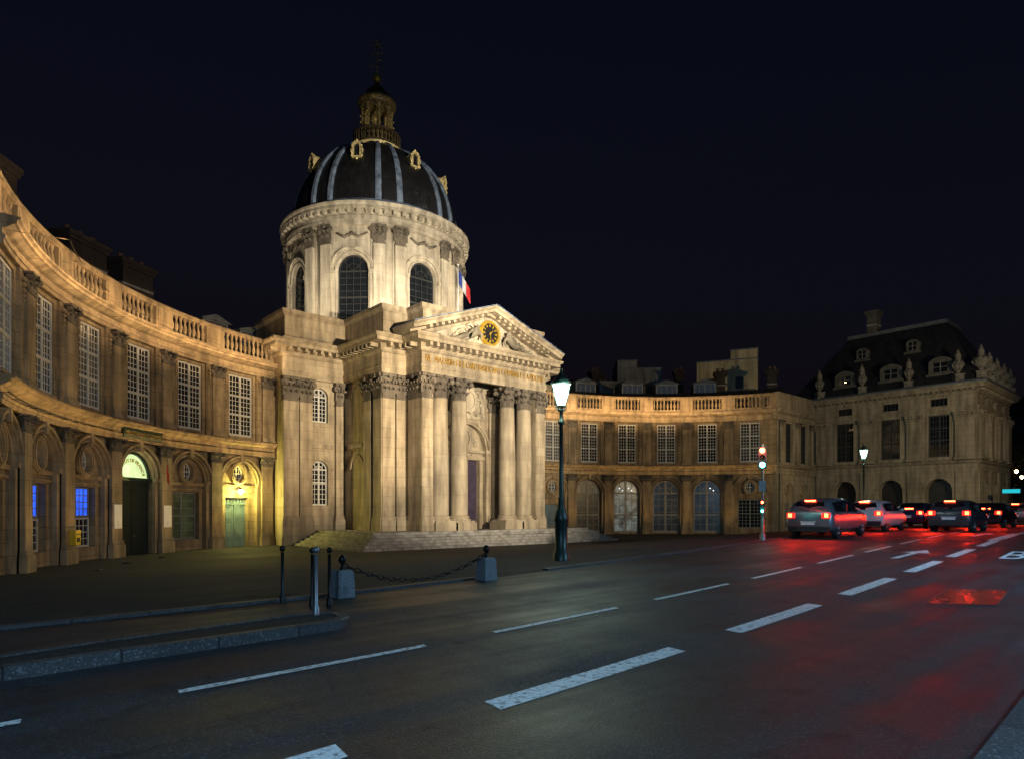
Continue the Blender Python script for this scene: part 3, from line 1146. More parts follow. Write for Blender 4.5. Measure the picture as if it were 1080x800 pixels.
        if kind in ('window', 'blue'):
            oculus(root, xf, c, 3.82, .42, .54, -.46)
            if kind == 'blue':
                w_ = window(root, xf, c, 1.04, 1.3, 2.66, -.7, pane='blue_pane', frame='grey_frame', cols=3, rows=4, transoms=(), fw=.07)
                window(root, xf, c, 1.04, -.05, 1.28, -.7, frame='white_frame', cols=3, rows=4, transoms=(), fw=.07)
            elif side == 'left' and k == 3:
                window(root, xf, c, 1.04, -.05, 2.66, -.7, pane='green_pane', frame='grey_frame', cols=2, rows=6, transoms=(.5,), fw=.08)
            else:
                window(root, xf, c, 1.04, -.05, 2.66, -.7, frame='grey_frame', cols=3, rows=8, transoms=(.5,), fw=.07)
        elif kind in ('lantern', 'bluedoor'):
            oculus(root, xf, c, 3.9 if kind == 'lantern' else 3.82, .42, .54, -.46)
            if kind == 'lantern':
                door(root, xf, c, .84, -.72, 2.4, -.68, 'blue_door', top=.42)
            else:
                door(root, xf, c, .78, -.72, 2.2, -.68, 'blue_door', top=.3)
        elif kind == 'lunette':
            door(root, xf, c, 1.28, -.72, 3.1, -.5, 'green_door', top=.35)
            b = MB(xf)
            b.box(c - 1.3, c + 1.3, -.47, -.25, 3.1, 3.28, 3)
            b.ring(c, 3.3, 1.17, 1.29, -.47, -.34, 0, PI, 16)
            f = b.build('fanlight', 'green_iron', root)
            p = MB(xf)
            p.add([(c + 1.26 * math.cos(PI * i / 14), -.46, 3.28 + 1.26 * math.sin(PI * i / 14)) for i in range(15)], [list(range(15))])
            p.build('pane', 'lunette_pane', f)
            text_part('INSTITUT DE FRANCE', .26, xf, c, -.435, 0, 'gold', f, 'lettering', width=2.5, bend=(c, 3.25, .9))
            lamp('POINT', 'fanlight_glow', xf((c, -.05, 3.75)), 16, (.9, 1, .62), f, shadow_soft_size=.3)
            # dark sign board in the frieze with its lettering
            b = MB(xf)
            b.box(c - 1.5, c + 1.5, .06, .2, 5.2, 5.66, 6)
            b.box(c - 1.54, c + 1.54, .06, .23, 5.62, 5.68, 6)
            sg = b.build('sign_board', 'green_iron', root)
            text_part('BIBLIOTHEQUE MAZARINE', .3, xf, c, .215, 5.42, 'old_gilt', sg, 'lettering', width=2.7)
        else:
            window(root, xf, c, 1.24, -.5, 4.53, -.5, pane='hall_pane' if kind == 'glazed' else 'hall_lit_pane', frame='oak_frame', cols=2, rows=6, transoms=(.42,), arch=True, fw=.12)
            m = MB(xf)
            m.box(c - 1.29, c + 1.29, -.52, -.27, -1.1, -.5, 3)
            m.build('window_apron', 'wing_stone', root)
            if kind == 'glazed_lit' or k == 1:
                m = MB(xf)
                for q in range(5 if kind == 'glazed_lit' else 2):
                    m.ball((c - .6 + .3 * q, -.46, 3.55 + .25 * math.sin(q * 2.1)), .05, 6)
                m.build('chandelier_light', 'chandelier', root)
    # ---- balustrade
    for i, k in enumerate(ks):
        a, b_ = edges[i], edges[i + 1]
        if k == ks[-1]: b_ = min(b_, S1)
        b = MB(xf)
        c0, c1 = -.38, -.02
        n = max(4, int((b_ - a) / .6))
        b.box(a, b_, c0 - .03, c1 + .03, 11.1, 11.36, n)
        b.box(a, b_, c0 - .04, c1 + .05, 12.42, 12.55, n)
        b.box(a, b_, c0, c1, 12.36, 12.42, n)
        b.box(a, b_, c0 - .02, c1 + .02, 12.55, 12.62, n)
        hw = .62
        segs = [(a, min(a + hw, b_)), (max(b_ - hw, a), b_)]
        for q0, q1 in segs:
            b.box(q0, q1, c0 + .01, c1 + .02, 11.36, 12.36, 2)
            b.box(q0 + (.0 if q0 == a else .12), q1 - (.12 if q0 == a else 0), c1 + .02, c1 + .045, 11.5, 12.22)
        span = b_ - a - 2 * hw
        nb = max(0, int(span / .34 + .5))
        for j in range(nb):
            s = a + hw + span * (j + .5) / nb
            b.lathe([(r * 1.15, z) for r, z in BAL_PROF], (s, -.2, 11.36), 8)
        b.build('balustrade', 'trim_stone', root)
        # unseen linear floodlight for the lit balustrade, on arms added to even it
        if k == ks[-1]: b_ -= 1.3        # stop short of the chapel pier
        cm = (a + b_) / 2
        q = MB(xf)
        q.box(cm - 1.2, cm + 1.2, 1.88, 1.905, 10.64, 10.665, 4)
        for e in (-1.3, 1.3): q.box(cm + e - .01, cm + e + .01, .1, 1.88, 10.645, 10.66)
        fl = q.build('floodlight', 'trim_stone', root)
        strength = L_BAL * (1.0 if side == 'left' else (1.5 if k >= 2 else (1.0 if k == 1 else .25)))
        lamp('AREA', 'added_flood_beam', xf((cm, 1.89, 10.69)), strength, (1.0, .66, .33), fl, target=xf((cm, -.1, 12.5)), shape='RECTANGLE', size=(b_ - a) * .98, size_y=.05)
    # round uplights added in the paving, put in to rake light up the pilasters
    for s in pe:
        if s - .6 < S0 or s + .5 > S1: continue
        if s > S1 - 2.4 and side == 'left': continue
        q = MB(xf)
        x_, y_, _ = xf((s, 2.3, 0))
        g_ = gz(x_, y_)
        q.lathe([(.16, g_ - .02), (.16, g_ + .03), (.12, g_ + .04)], (s, 2.3, 0), 12)
        fl = q.build('added_uplight', 'black_iron', root)
        lamp('SPOT', 'uplight_beam', xf((s, 2.3, g_ + .12)), L_UP * (1 if side == 'left' else .7), (1.0, .6, .2), fl, target=xf((s, .2, 4.6)), spot_size=R(100), spot_blend=.9, shadow_soft_size=.1)
    # added linear floodlights that gild the string course, beams out beyond their brackets
    for i, k in enumerate(ks):
        a, b_ = edges[i], edges[i + 1]
        cm = (a + b_) / 2
        q = MB(xf)
        q.box(cm - 1.7, cm + 1.7, .3, .34, 5.36, 5.4, 6)
        for e in (-1.5, 0, 1.5): q.box(cm + e - .02, cm + e + .02, .06, .3, 5.37, 5.39)
        fl = q.build('floodlight', 'black_iron', root)
        lamp('AREA', 'added_flood_beam', xf((cm, .75, 5.3)), L_STR * (1 if side == 'left' else .5), (1.0, .62, .2), fl, target=xf((cm, .3, 5.7)), shape='RECTANGLE', size=(b_ - a) * .95, size_y=.04)
    # ---- roof behind the balustrade
    b = MB(xf)
    if side == 'left':
        prof = [(-.7, 11.15), (-1.0, 11.3), (-3.6, 13.0), (-7.5, 13.6), (-7.5, 11.0)]
    else:
        prof = [(-.7, 11.15), (-1.0, 11.3), (-3.2, 13.5), (-7.5, 14.3), (-7.5, 11.0)]
    b.sweep(prof, S0, S1, 30)
    b.build('roof', 'slate', root)
    return root, cen, xf, step

left_wing, cenL, xfL, stepL = curved_wing('left')
right_wing, cenR, xfR, stepR = curved_wing('right')

def chimney(root, xf, s0, s1, d0, d1, z0, z1, pots=0, mat='brick'):
    b = MB(xf)
    b.box(s0, s1, d0, d1, z0, z1 - .45, 2)
    b.box(s0 - .08, s1 + .08, d0 - .08, d1 + .08, z1 - 1.35, z1 - 1.25, 2)
    b.box(s0 - .1, s1 + .1, d0 - .1, d1 + .1, z1 - .45, z1 - .25, 2)
    b.box(s0 - .18, s1 + .18, d0 - .18, d1 + .18, z1 - .25, z1, 2)
    o = b.build('chimney', mat, root)
    for i in range(pots):
        p = MB(xf)
        s = s0 + (s1 - s0) * (i + .5) / pots
        p.lathe([(.13, 0), (.11, .35), (.13, .38), (.13, .42), (.09, .42)], (s, (d0 + d1) / 2, z1), 8)
        p.build('chimney_pot', 'clay', o)
    b = MB(xf)
    b.box(s0 - .02, s1 + .02, d0 - .02, d1 + .02, z1 - 1.5, z1 - 1.36, 2)
    b.build('stone_band', 'grey_wall', o)
    return o

def dormer(root, xf, s, d, z, hw=.85, h=1.15, pane='dorm_pane', frame='zinc'):
    b = MB(xf)
    b.box(s - hw, s - hw + .12, d - .12, d, z, z + h)
    b.box(s + hw - .12, s + hw, d - .12, d, z, z + h)
    b.box(s - hw + .12, s + hw - .12, d - .12, d, z + h - .12, z + h)
    b.box(s - .04, s + .04, d - .1, d - .02, z, z + h - .12)
    b.box(s - hw / 2 - .03, s - hw / 2 + .03, d - .1, d - .03, z, z + h - .12)
    b.box(s + hw / 2 - .03, s + hw / 2 + .03, d - .1, d - .03, z, z + h - .12)
    b.box(s - hw, s + hw, d - 2.5, d - .125, z - .6, z + h - .02)
    o = b.build('dormer', frame, root)
    b = MB(xf)
    b.prism([(s - hw - .18, z + h), (s + hw + .18, z + h), (s + .1, z + h + .42), (s - .1, z + h + .42)], d - 2.6, d + .15)
    b.build('dormer_roof', 'zinc', o)
    b = MB(xf)
    b.add([(s - hw + .12, d - .11, z), (s + hw - .12, d - .11, z), (s + hw - .12, d - .11, z + h - .12), (s - hw + .12, d - .11, z + h - .12)], [[0, 1, 2, 3]])
    b.build('pane', pane, o)
    return o

# the roofs' chimneys and dormers (angle in degrees along the arc, distance behind the wall)
for p0, p1, dd, z1 in ((36.2, 40.2, -4.2, 17.55), (47.9, 53.4, -4.2, 16.2), (55.9, 60.6, -4.2, 16.1)):
    chimney(left_wing, xfL, p0 * D2S, p1 * D2S, dd - 1.0, dd + .1, 11.2, z1, 3)
dormer(left_wing, xfL, 71.2 * D2S, -4.3, 13.35, hw=.8, h=.95)
dormer(left_wing, xfL, 78.0 * D2S, -4.3, 13.3, hw=1.0, h=.9)
for ph in (64.75, 53.4, 45.3, 36.6): dormer(right_wing, xfR, ph * D2S, -3.3, 13.35, .95, 1.1)
for p0, p1, dd, z1, pots in ((58.0, 59.6, -8, 16.7, 2), (40.2, 41.9, -8, 16.8, 2), (31.9, 33.9, -6, 16.1, 2), (21.6, 23.4, -6, 15.9, 2)):
    chimney(right_wing, xfR, p0 * D2S, p1 * D2S, dd - .9, dd + .1, 11.2, z1, pots)

# return wall between the right wing and the corner pavilion
def return_wall():
    xf = flat_front(28.98)
    root = right_wing
    a0, a1 = 58.9, 66.6
    lo, up = MB(xf), MB(xf)
    lo.panel(a0, a1, -1.2, 5.06, [arch_hole(c, .95, -.95, 3.3, 12) for c in (61.4, 64.6)], 0, .25)
    up.panel(a0, a1, 5.98, 10.2, [rect_hole(c - .75, c + .75, 6.2, 9.92) for c in (61.4, 64.6)], 0, .4)
    lo.box(a0, a0 + .25, -9, -.001, -1.2, 12.4)
    lo.build('ground_floor_wall', 'pavilion_stone', root)
    up.build('upper_floor_wall', 'pavilion_stone', root)
    for c in (61.4, 64.6):
        b = MB(xf)
        b.panel(c - 1, c + 1, -1.2, 4.4, [oval_hole(c, 3.7, .36, .48), rect_hole(c - .55, c + .55, -.1, 2.4)], -.25, .25)
        b.build('arch_infill', 'pavilion_stone', root)
        oculus(root, xf, c, 3.7, .36, .48, -.45, frame='grey_frame')
        window(root, xf, c, .55, -.1, 2.4, -.45, frame='grey_frame', rows=6)
        window(root, xf, c, .73, 6.2, 9.92, -.32, frame='dark_frame', rows=12, transoms=(.34, .67))
    b = MB(xf)
    b.sweep([(-.1, 5.05), (.1, 5.05), (.1, 5.22), (.14, 5.34), (.06, 5.36), (.06, 5.6), (.3, 5.74), (.34, 5.84), (.46, 5.86), (.46, 5.94), (-.1, 6.02)], a0 - .3, a1)
    b.build('string_course', 'pavilion_stone', root)
    b = MB(xf)
    b.sweep([(-.1, 10.12), (.16, 10.12), (.16, 10.3), (.2, 10.42), (.12, 10.44), (.12, 10.62), (.42, 10.8), (.5, 10.94), (.6, 10.97), (.6, 11.05), (-.6, 11.14)], a0 - .4, a1)
    b.build('cornice', 'pavilion_stone', root)
    b = MB(xf)
    b.box(a0 - .1, a1, -.25, .15, 11.1, 12.62)
    b.box(a0 - .15, a1, -.3, .2, 12.5, 12.66)
    for i in range(4):
        s = a0 + .4 + i * 1.85
        b.box(s, s + 1.5, .15, .18, 11.45, 12.35)
    b.build('parapet', 'pavilion_stone', root)
    for s in (59.6, 63.0, 66.0):
        pilaster(root, xf, s - .35, s + .35, 6.0, 10.12, .16, .5, .26, 0, mat='pavilion_stone')
    b = MB(xf)
    b.box(59.2, 59.28, .06, .14, -.6, 10.9)
    b.build('drainpipe', 'zinc', root)
    b = MB(xf)
    b.box(a0 + .3, a1 + 4, -10, -.7, 11.0, 12.2)
    b.build('roof', 'slate', root)
    b = MB(xf)
    b.box(a0 + .3, a1, -9, -1.2, -1.2, 11.0)
    b.build('inner_wall', 'far_dark', root)
return_wall()
def left_return():
    x0, y0, _ = arc_left((13.1 * D2S, 0, 0))
    xf = flat_front(y0)
    b = MB(xf)
    b.panel(x0 - 8, x0 - .6, -1.2, 11.1, [rect_hole(x0 - q - .75, x0 - q + .75, 6.2, 9.92) for q in (2.2, 5.4)], -.05, .4)
    b.build('return_wall', 'wing_stone', left_wing)
    for q in (2.2, 5.4): window(left_wing, xf, x0 - q, .73, 6.2, 9.92, -.38, frame='grey_frame', rows=12, transoms=(.34, .67))
    b = MB(xf)
    b.sweep([(-.1, 5.05), (.1, 5.05), (.1, 5.3), (.06, 5.6), (.34, 5.84), (.42, 5.94), (-.1, 6.02)], x0 - 8, x0 - 1.7)
    b.sweep([(-.1, 10.12), (.16, 10.12), (.12, 10.62), (.5, 10.94), (.56, 11.05), (-.6, 11.14)], x0 - 8, x0 - 1.7)
    b.box(x0 - 8, x0 - 1.7, -.25, .15, 11.12, 12.62)
    b.build('cornice', 'trim_stone', left_wing)
    b = MB(xf)
    b.box(x0 - 7.9, x0 - .3, -6, -.75, -1.2, 12.0)
    b.build('inner_wall', 'far_dark', left_wing)
left_return()

# wall lantern over the greenish door, its glow on the pier beside it
c = cenL(4)
b = MB(xfL)
b.tube([(c, -.5, 2.95), (c, -.2, 3.05), (c, -.02, 2.98)], .025, 6)
b.lathe([(.02, .32), (.12, .26), (.15, .22), (.02, .22)], (c, .0, 2.66), 8)
b.lathe([(.02, -.06), (.08, -.03), (.1, 0), (.02, 0)], (c, .0, 2.66), 8)
lt = b.build('wall_lantern', 'black_iron', left_wing)
b = MB(xfL)
b.lathe([(.06, 0), (.11, .05), (.13, .21), (.06, .22)], (c, 0, 2.66), 8)
b.build('lantern_glass', 'bulb_yellow', lt)
lamp('POINT', 'lantern_light', xfL((c, .22, 2.78)), 620, (1.0, .9, .22), lt, shadow_soft_size=.12)

# ------------------------------------------------------------------ domed chapel
XC = 28.25
chapel = thing('domed_chapel', 'floodlit chapel with columned portico, clock pediment and dark ribbed dome', 'building', (XC, 41, -.65))
def mir(path):
    return path + [(2 * XC - x, y) for x, y in reversed(path)]
OUT = mir([(16.83, 46.0), (16.83, 41.0), (21.08, 41.0), (21.08, 35.9), (22.86, 35.9), (22.86, 34.1)])

def offset_path(path, d):
    """outward offset (to the left of travel is inside)"""
    res = []
    n = len(path)
    for i in range(n):
        p = Vector(path[i])
        dirs = []
        if i > 0: dirs.append((p - Vector(path[i - 1])).normalized())
        if i < n - 1: dirs.append((Vector(path[i + 1]) - p).normalized())
        ns = [Vector((t.y, -t.x)) for t in dirs]
        if len(ns) == 1: res.append(p - ns[0] * (-d) if False else p + (ns[0] * d) * -1 * -1)
        else:
            m = ns[0] + ns[1]
            m = m / (m.length_squared / 2)
            res.append(p + m * d)
    return [(q.x, q.y) for q in res]

def sweep_path(b, path, prof):
    """prof polygon (d,z), mitred round the plan path; d is outward"""
    n = len(prof)
    offs = {}
    pts = []
    for i in range(len(path)):
        pts += [None] * n
    for k, (d, z) in enumerate(prof):
        op = offset_path(path, -d)
        for i, (x, y) in enumerate(op):
            pts[i * n + k] = (x, y, z)
    # uv along the path
    L = [0]
    for i in range(1, len(path)): L.append(L[-1] + (Vector(path[i]) - Vector(path[i - 1])).length)
    for i in range(len(path) - 1):
        for k in range(n):
            k2 = (k + 1) % n
            q = [pts[i * n + k], pts[(i + 1) * n + k], pts[(i + 1) * n + k2], pts[i * n + k2]]
            vv = (prof[k][1], prof[k2][1]) if abs(prof[k][1] - prof[k2][1]) > abs(prof[k][0] - prof[k2][0]) else (prof[k][0], prof[k2][0])
            b.add(q, [[0, 1, 2, 3]], [(L[i], vv[0]), (L[i + 1], vv[0]), (L[i + 1], vv[1]), (L[i], vv[1])])
    b.add([pts[k] for k in range(n)], [list(range(n))])
    b.add([pts[(len(path) - 1) * n + k] for k in range(n)], [list(range(n))])

def modillions(b, path, d0, d1, z0, z1, wd, gap):
    for i in range(len(path) - 1):
        p, q = Vector(path[i]), Vector(path[i + 1])
        t = (q - p)
        L = t.length
        t.normalize()
        nrm = Vector((-t.y, t.x)) * -1
        nrm = Vector((t.y, -t.x)) * 1
        # outward is to the viewer side
        out = Vector((-t.y, t.x)) * -1
        m = max(1, int(L / gap + .5))
        for j in range(m):
            c = p + t * (L * (j + .5) / m)
            a = math.atan2(t.y, t.x)
            cc = c + OUTSIGN * Vector((t.y, -t.x)) * ((d0 + d1) / 2)
            b.cbox((cc.x, cc.y, (z0 + z1) / 2), wd, d1 - d0, z1 - z0, Matrix.Rotation(a, 3, 'Z'))
OUTSIGN = 1

# plan travels -Y, then +X ... : outward normal is (t.y, -t.x)
def offset_path(path, d):
    res = []
    n = len(path)
    for i in range(n):
        p = Vector(path[i])
        ns = []
        if i > 0:
            t = (p - Vector(path[i - 1])).normalized(); ns.append(Vector((t.y, -t.x)))
        if i < n - 1:
            t = (Vector(path[i + 1]) - p).normalized(); ns.append(Vector((t.y, -t.x)))
        if len(ns) == 1: m = ns[0]
        else:
            m = ns[0] + ns[1]
            m = m / (m.length_squared / 2)
        res.append(p - m * d)
    return [(q.x, q.y) for q in res]

ENT = [(-.3, 10.22), (.02, 10.22), (.02, 10.42), (.06, 10.42), (.06, 10.62), (.1, 10.62), (.1, 10.72), (.02, 10.74), (.02, 11.5), (.12, 11.56), (.2, 11.66), (.2, 12.03), (.78, 12.05), (.78, 12.24), (.92, 12.34), (.95, 12.42), (.95, 12.48), (-.3, 12.6)]
b = MB()
sweep_path(b, OUT, ENT)
modillions(b, OUT, .2, .7, 11.8, 12.035, .2, .52)
b.build('entablature', 'portico_stone', chapel)
# attic with its own coping
AT = offset_path(OUT, .25)
b = MB()
sweep_path(b, AT, [(-.4, 12.3), (.14, 12.3), (.14, 12.85), (.0, 12.95), (0, 14.2), (.12, 14.3), (.22, 14.4), (.22, 14.62), (-.4, 14.72)])
b.build('attic', 'portico_stone', chapel)
b = MB()
b.box(17.2, 39.3, 41.3, 58, 12.1, 14.3)
b.box(21.5, 35.0, 36.4, 41.3, 12.1, 14.295)
b.box(23.3, 33.2, 34.9, 36.4, 12.1, 14.29)
b.build('attic_roof', 'zinc', chapel)
# walls
xA = flat_front(41.18)
b = MB(xA)
wins = [arch_hole(19.45, .56, 7.5, 9.2, 12), arch_hole(19.45, .58, 1.95, 4.35, 12)]
b.panel(16.83, 21.08, -1.0, 10.25, wins, 0, .3)
wr = [arch_hole(2 * XC - 19.45, .56, 7.5, 9.2, 12), arch_hole(2 * XC - 19.45, .58, 1.95, 4.35, 12)]
b.panel(2 * XC - 21.08, 2 * XC - 16.83, -1.0, 10.25, wr, 0, .3)
b.box(16.83, 39.67, -16, -1.5, -1.0, 12.2)
for x in (16.83, 39.37):
    b.box(x, x + .3, -1.5, 0.001 - .002, -1, 12.2)
b.build('bay_wall', 'portico_stone', chapel)
for c in (19.45, 2 * XC - 19.45):
    window(chapel, xA, c, .55, 7.5, 9.75, -.25, cols=2, rows=6, transoms=(), arch=True, fw=.08)
    window(chapel, xA, c, .57, 1.95, 4.92, -.25, cols=2, rows=7, transoms=(.62,), arch=True, fw=.08)
    b = MB(xA)
    b.ring(c, 9.2, .56, .74, 0, .08, 0, PI, 14)
    b.box(c - .8, c + .8, 0, .08, 7.2, 7.48)
    b.box(c - .74, c - .56, 0, .06, 7.48, 9.2)
    b.box(c + .56, c + .74, 0, .06, 7.48, 9.2)
    b.build('window_surround', 'portico_stone', chapel)
    b = MB(xA)
    b.box(c - .95, c + .95, 0, .14, 5.75, 6.05)
    b.build('string_course', 'portico_stone', chapel)
    b = MB(xA)
    b.ring(c, 4.35, .58, .78, 0, .08, 0, PI, 14)
    b.ring(c, 4.35, .78, .98, 0, .12, 0, PI, 14)
    b.box(c - .78, c + .78, 0, .1, 1.7, 1.93)
    b.box(c - .75, c - .58, 0, .06, 2.0, 4.3)
    b.box(c + .58, c + .75, 0, .06, 2.0, 4.3)
    b.build('window_surround', 'portico_stone', chapel)
for m_ in (False, True):
    for a0, a1, d in ((16.83, 17.86, .2), (17.95, 18.82, .14), (20.5, 21.02, .14)):
        if m_: a0, a1 = 2 * XC - a1, 2 * XC - a0
        pilaster(chapel, xA, a0, a1, -.1 if not m_ else -.1, 10.22, d + .15, 1.5, .4, .95, mat='portico_stone')
    b = MB(xA)
    x0, x1 = (16.7, 18.95) if not m_ else (2 * XC - 18.95, 2 * XC - 16.7)
    b.box(x0, x1, 0, .42, -1.0, -.1)
    b.build('pier_base', 'portico_stone', chapel)

# side wall of the block beside the portico (seen from the left), with arched door and window
for m_ in (False, True):
    X0 = 21.28 if not m_ else 2 * XC - 21.28
    xs_ = flat_side(X0) if not m_ else (lambda p, X0=X0: (X0 + p[1], p[0], p[2]))
    b = MB(xs_)
    b.panel(35.9, 41.2, -1, 10.25, [arch_hole(39.45, .78, .31, 4.4, 12), arch_hole(39.45, .6, 7.5, 9.25, 12)], 0, .4)
    b.build('side_wall', 'portico_stone', chapel)
    b = MB(xs_)
    b.add([(s, -.35, z) for s, z in arch_hole(39.45, .78, .31, 4.4, 12)], [list(range(15))])
    for zz in (.5, 1.9, 3.3):
        b.box(38.8, 39.38, -.35, -.3, zz, zz + 1.2)
        b.box(39.52, 40.1, -.35, -.3, zz, zz + 1.2)
    b.build('side_door', 'brown_door', chapel)
    window(chapel, xs_, 39.45, .58, 7.5, 9.83, -.35, cols=2, rows=6, transoms=(), arch=True, fw=.08)
    b = MB(xs_)
    b.ring(39.45, 4.4, .78, .98, 0, .08, 0, PI, 14)
    b.ring(39.45, 9.25, .6, .78, 0, .08, 0, PI, 14)
    b.box(38.5, 40.5, 0, .14, 5.75, 6.05)
    b.build('window_surround', 'portico_stone', chapel)
    pilaster(chapel, xs_, 37.35, 38.25, .31, 10.22, .2, 1.5, .4, .52, mat='portico_stone')
    pilaster(chapel, xs_, 35.98, 36.95, .31, 10.22, .22, 1.5, .4, .52, mat='portico_stone')

# front of the side block and the corner pier of the portico
for m_ in (False, True):
    xf_ = flat_front(36.1)
    f = (lambda x: x) if not m_ else (lambda x: 2 * XC - x)
    a, b2 = sorted((f(21.3), f(23.0)))
    b = MB(xf_)
    b.box(a, b2, -5, 0, -1, 10.25)
    b.build('block_wall', 'portico_stone', chapel)
    for x0, x1 in ((21.12, 22.02), (22.14, 22.8)):
        p0, p1 = sorted((f(x0), f(x1)))
        pilaster(chapel, xf_, p0, p1, .31, 10.22, .2, 1.5, .4, .52, mat='portico_stone')
    # corner pier
    b = MB()
    p0, p1 = sorted((f(22.92), f(23.75)))
    b.box(p0, p1, 34.16, 36.1, .3, 10.25)
    b.build('corner_pier', 'portico_stone', chapel)
    p0, p1 = sorted((f(22.9), f(23.68)))
    pilaster(chapel, flat_front(34.2), p0, p1, .31, 10.22, .08, 1.5, .4, .52, mat='portico_stone')
    xs_ = flat_side(22.96) if not m_ else (lambda p: (2 * XC - 22.96 + p[1], p[0], p[2]))
    pilaster(chapel, xs_, 34.2, 35.7, .31, 10.22, .08, 1.5, .4, .52, mat='portico_stone')

# portico back wall with the great door
xD = flat_front(36.6)
b = MB(xD)
b.panel(23.7, 2 * XC - 23.7, .3, 11.2, [arch_hole(XC, 1.78, .31, 5.95, 16)], 0, .3)
b.panel(XC - 1.9, XC + 1.9, .3, 8.0, [rect_hole(XC - 1.38, XC + 1.38, .31, 5.22)], -.3, .35)
b.box(23.7, 2 * XC - 23.7, 0, 2.2, 10.9, 11.0)
b.build('portico_wall', 'portico_stone', chapel)
b = MB(xD)
b.ring(XC, 5.95, 1.78, 1.95, 0, .1, 0, PI, 20)
b.ring(XC, 5.95, 1.95, 2.1, 0, .18, 0, PI, 20)
for e in (-1, 1):
    s = XC + e * 1.94
    b.box(s - .17, s + .17, 0, .12, .31, 5.75)
    b.box(s - .25, s + .25, 0, .22, 5.7, 5.95)
    s = XC + e * 1.5
    b.box(s - .12, s + .12, -.3, -.18, .31, 5.2)
b.box(XC - 1.75, XC + 1.75, -.3, -.08, 5.22, 5.5)
b.box(XC - 1.78, XC + 1.78, -.3, .02, 5.72, 5.9)
b.build('door_surround', 'portico_stone', chapel)
door(chapel, xD, XC, 1.38, .31, 5.22, -.62, 'violet_door', top=.0)
# medallion and foliage in the tympanum
b = MB(xD)
b.ring(XC, 6.75, .42, .56, -.3, -.1, 0, 2 * PI, 22, ez=1.45)
b.add([(s, -.2, z) for s, z in oval_hole(XC, 6.75, .45, .65)], [list(range(20))])
for i in range(26):
    a = 2 * PI * i / 26
    b.ball((XC + .68 * math.cos(a), -.2, 6.75 + .9 * math.sin(a) * 1.0), .1 + .03 * rnd.random(), 6)
for i in range(40):
    s = XC + rnd.uniform(-1.5, 1.5); z = rnd.uniform(6.05, 7.2)
    if (s - XC) ** 2 + (z - 5.95) ** 2 < 2.3 and abs(s - XC) > .75: b.ball((s, -.25, z), rnd.uniform(.08, .16), 6)
b.build('medallion', 'relief_stone', chapel)
# carved trophy panel above the arch
b = MB(xD)
b.box(XC - 1.7, XC + 1.7, 0, .05, 8.15, 10.85)
sk = [((-.95, 8.4), (-.5, 9.1), (-.2, 9.8)), ((.95, 8.4), (.5, 9.1), (.2, 9.8)), ((-1.3, 10.3), (-.6, 10.2), (0, 10.5)), ((1.3, 10.3), (.6, 10.2), (0, 10.5)), ((-1.4, 8.5), (-1.35, 9.4), (-1.0, 10.2)), ((1.4, 8.5), (1.35, 9.4), (1.0, 10.2))]
for q in sk:
    b.tube([(XC + s, .12, z) for s, z in q], [.2, .16, .1], 7)
b.ring(XC, 9.35, .0, .62, .05, .32, 0, 2 * PI, 16, ez=1.2)
b.ring(XC, 9.35, .5, .72, .1, .4, 0, 2 * PI, 18, ez=1.2)
for i in range(60):
    b.ball((XC + rnd.uniform(-1.5, 1.5), .1, rnd.uniform(8.3, 10.7)), rnd.uniform(.07, .17), 6)
b.build('carved_panel', 'relief_stone', chapel)
# wall pilasters behind the columns
for dx in (-3.69, -2.42, 2.42, 3.69):
    pilaster(chapel, xD, XC + dx - .42, XC + dx + .42, .31, 10.22, .2, 1.5, .4, .52, mat='portico_stone')

# columns
COLX = (-3.69, -2.12, 2.12, 3.69)
def round_capital(parent, cx, cy, z0, z1, r):
    b = MB()
    h = z1 - z0
    b.lathe([(r * .86, -.06), (r * .95, -.03), (r * .86, .0), (r * .84, h * .5), (r * 1.0, h * .8), (r * 1.12, h * .88)], (cx, cy, z0), 20)
    R_ = r * 1.22
    pts = []
    for q in range(4):      # abacus with hollow sides
        for t in (-1, -.5, 0, .5, 1):
            a = q * PI / 2
            u, v = R_ * (1 - .13 * (1 - t * t)), R_ * t * .93
            pts.append((cx + u * math.cos(a) - v * math.sin(a), cy + u * math.sin(a) + v * math.cos(a)))
    n = len(pts)
    b.add([(x, y, z1 - h * .12) for x, y in pts] + [(x, y, z1) for x, y in pts], [list(range(n)), list(range(n, 2 * n))] + [[i, (i + 1) % n, (i + 1) % n + n, i + n] for i in range(n)])
    for row, (zz, hh, off, cl) in enumerate(((.02, .42, 0, .17), (.22, .5, .5, .2))):
        for i in range(8):
            a = 2 * PI * (i + off) / 8
            lb = MB(lambda p, a=a: (cx + math.cos(a) * (r * .84 + p[1]) - math.sin(a) * p[0], cy + math.sin(a) * (r * .84 + p[1]) + math.cos(a) * p[0], p[2]))
            leaf(lb, 0, z0 + h * zz, h * hh, r * .58, 0, h * cl)
            b.v, base = b.v + lb.v, len(b.v)
            b.f += [[base + k for k in f] for f in lb.f]; b.uv += lb.uv; b.sm += lb.sm
    for q in range(4):
        a = PI / 4 + q * PI / 2
        x, y = cx + math.cos(a) * R_ * 1.18, cy + math.sin(a) * R_ * 1.18
        b.ball((x, y, z1 - h * .25), h * .14, 7)
        b.tube([(cx + math.cos(a) * r * .8, cy + math.sin(a) * r * .8, z0 + h * .5), (cx + math.cos(a) * r * 1.05, cy + math.sin(a) * r * 1.05, z0 + h * .75), (x, y, z1 - h * .2)], [.05, .06, .05], 5)
        a = q * PI / 2
        b.ball((cx + math.cos(a) * R_ * .92, cy + math.sin(a) * R_ * .92, z1 - h * .06), h * .09, 6)
    return b.build('capital', 'carved_stone', parent)
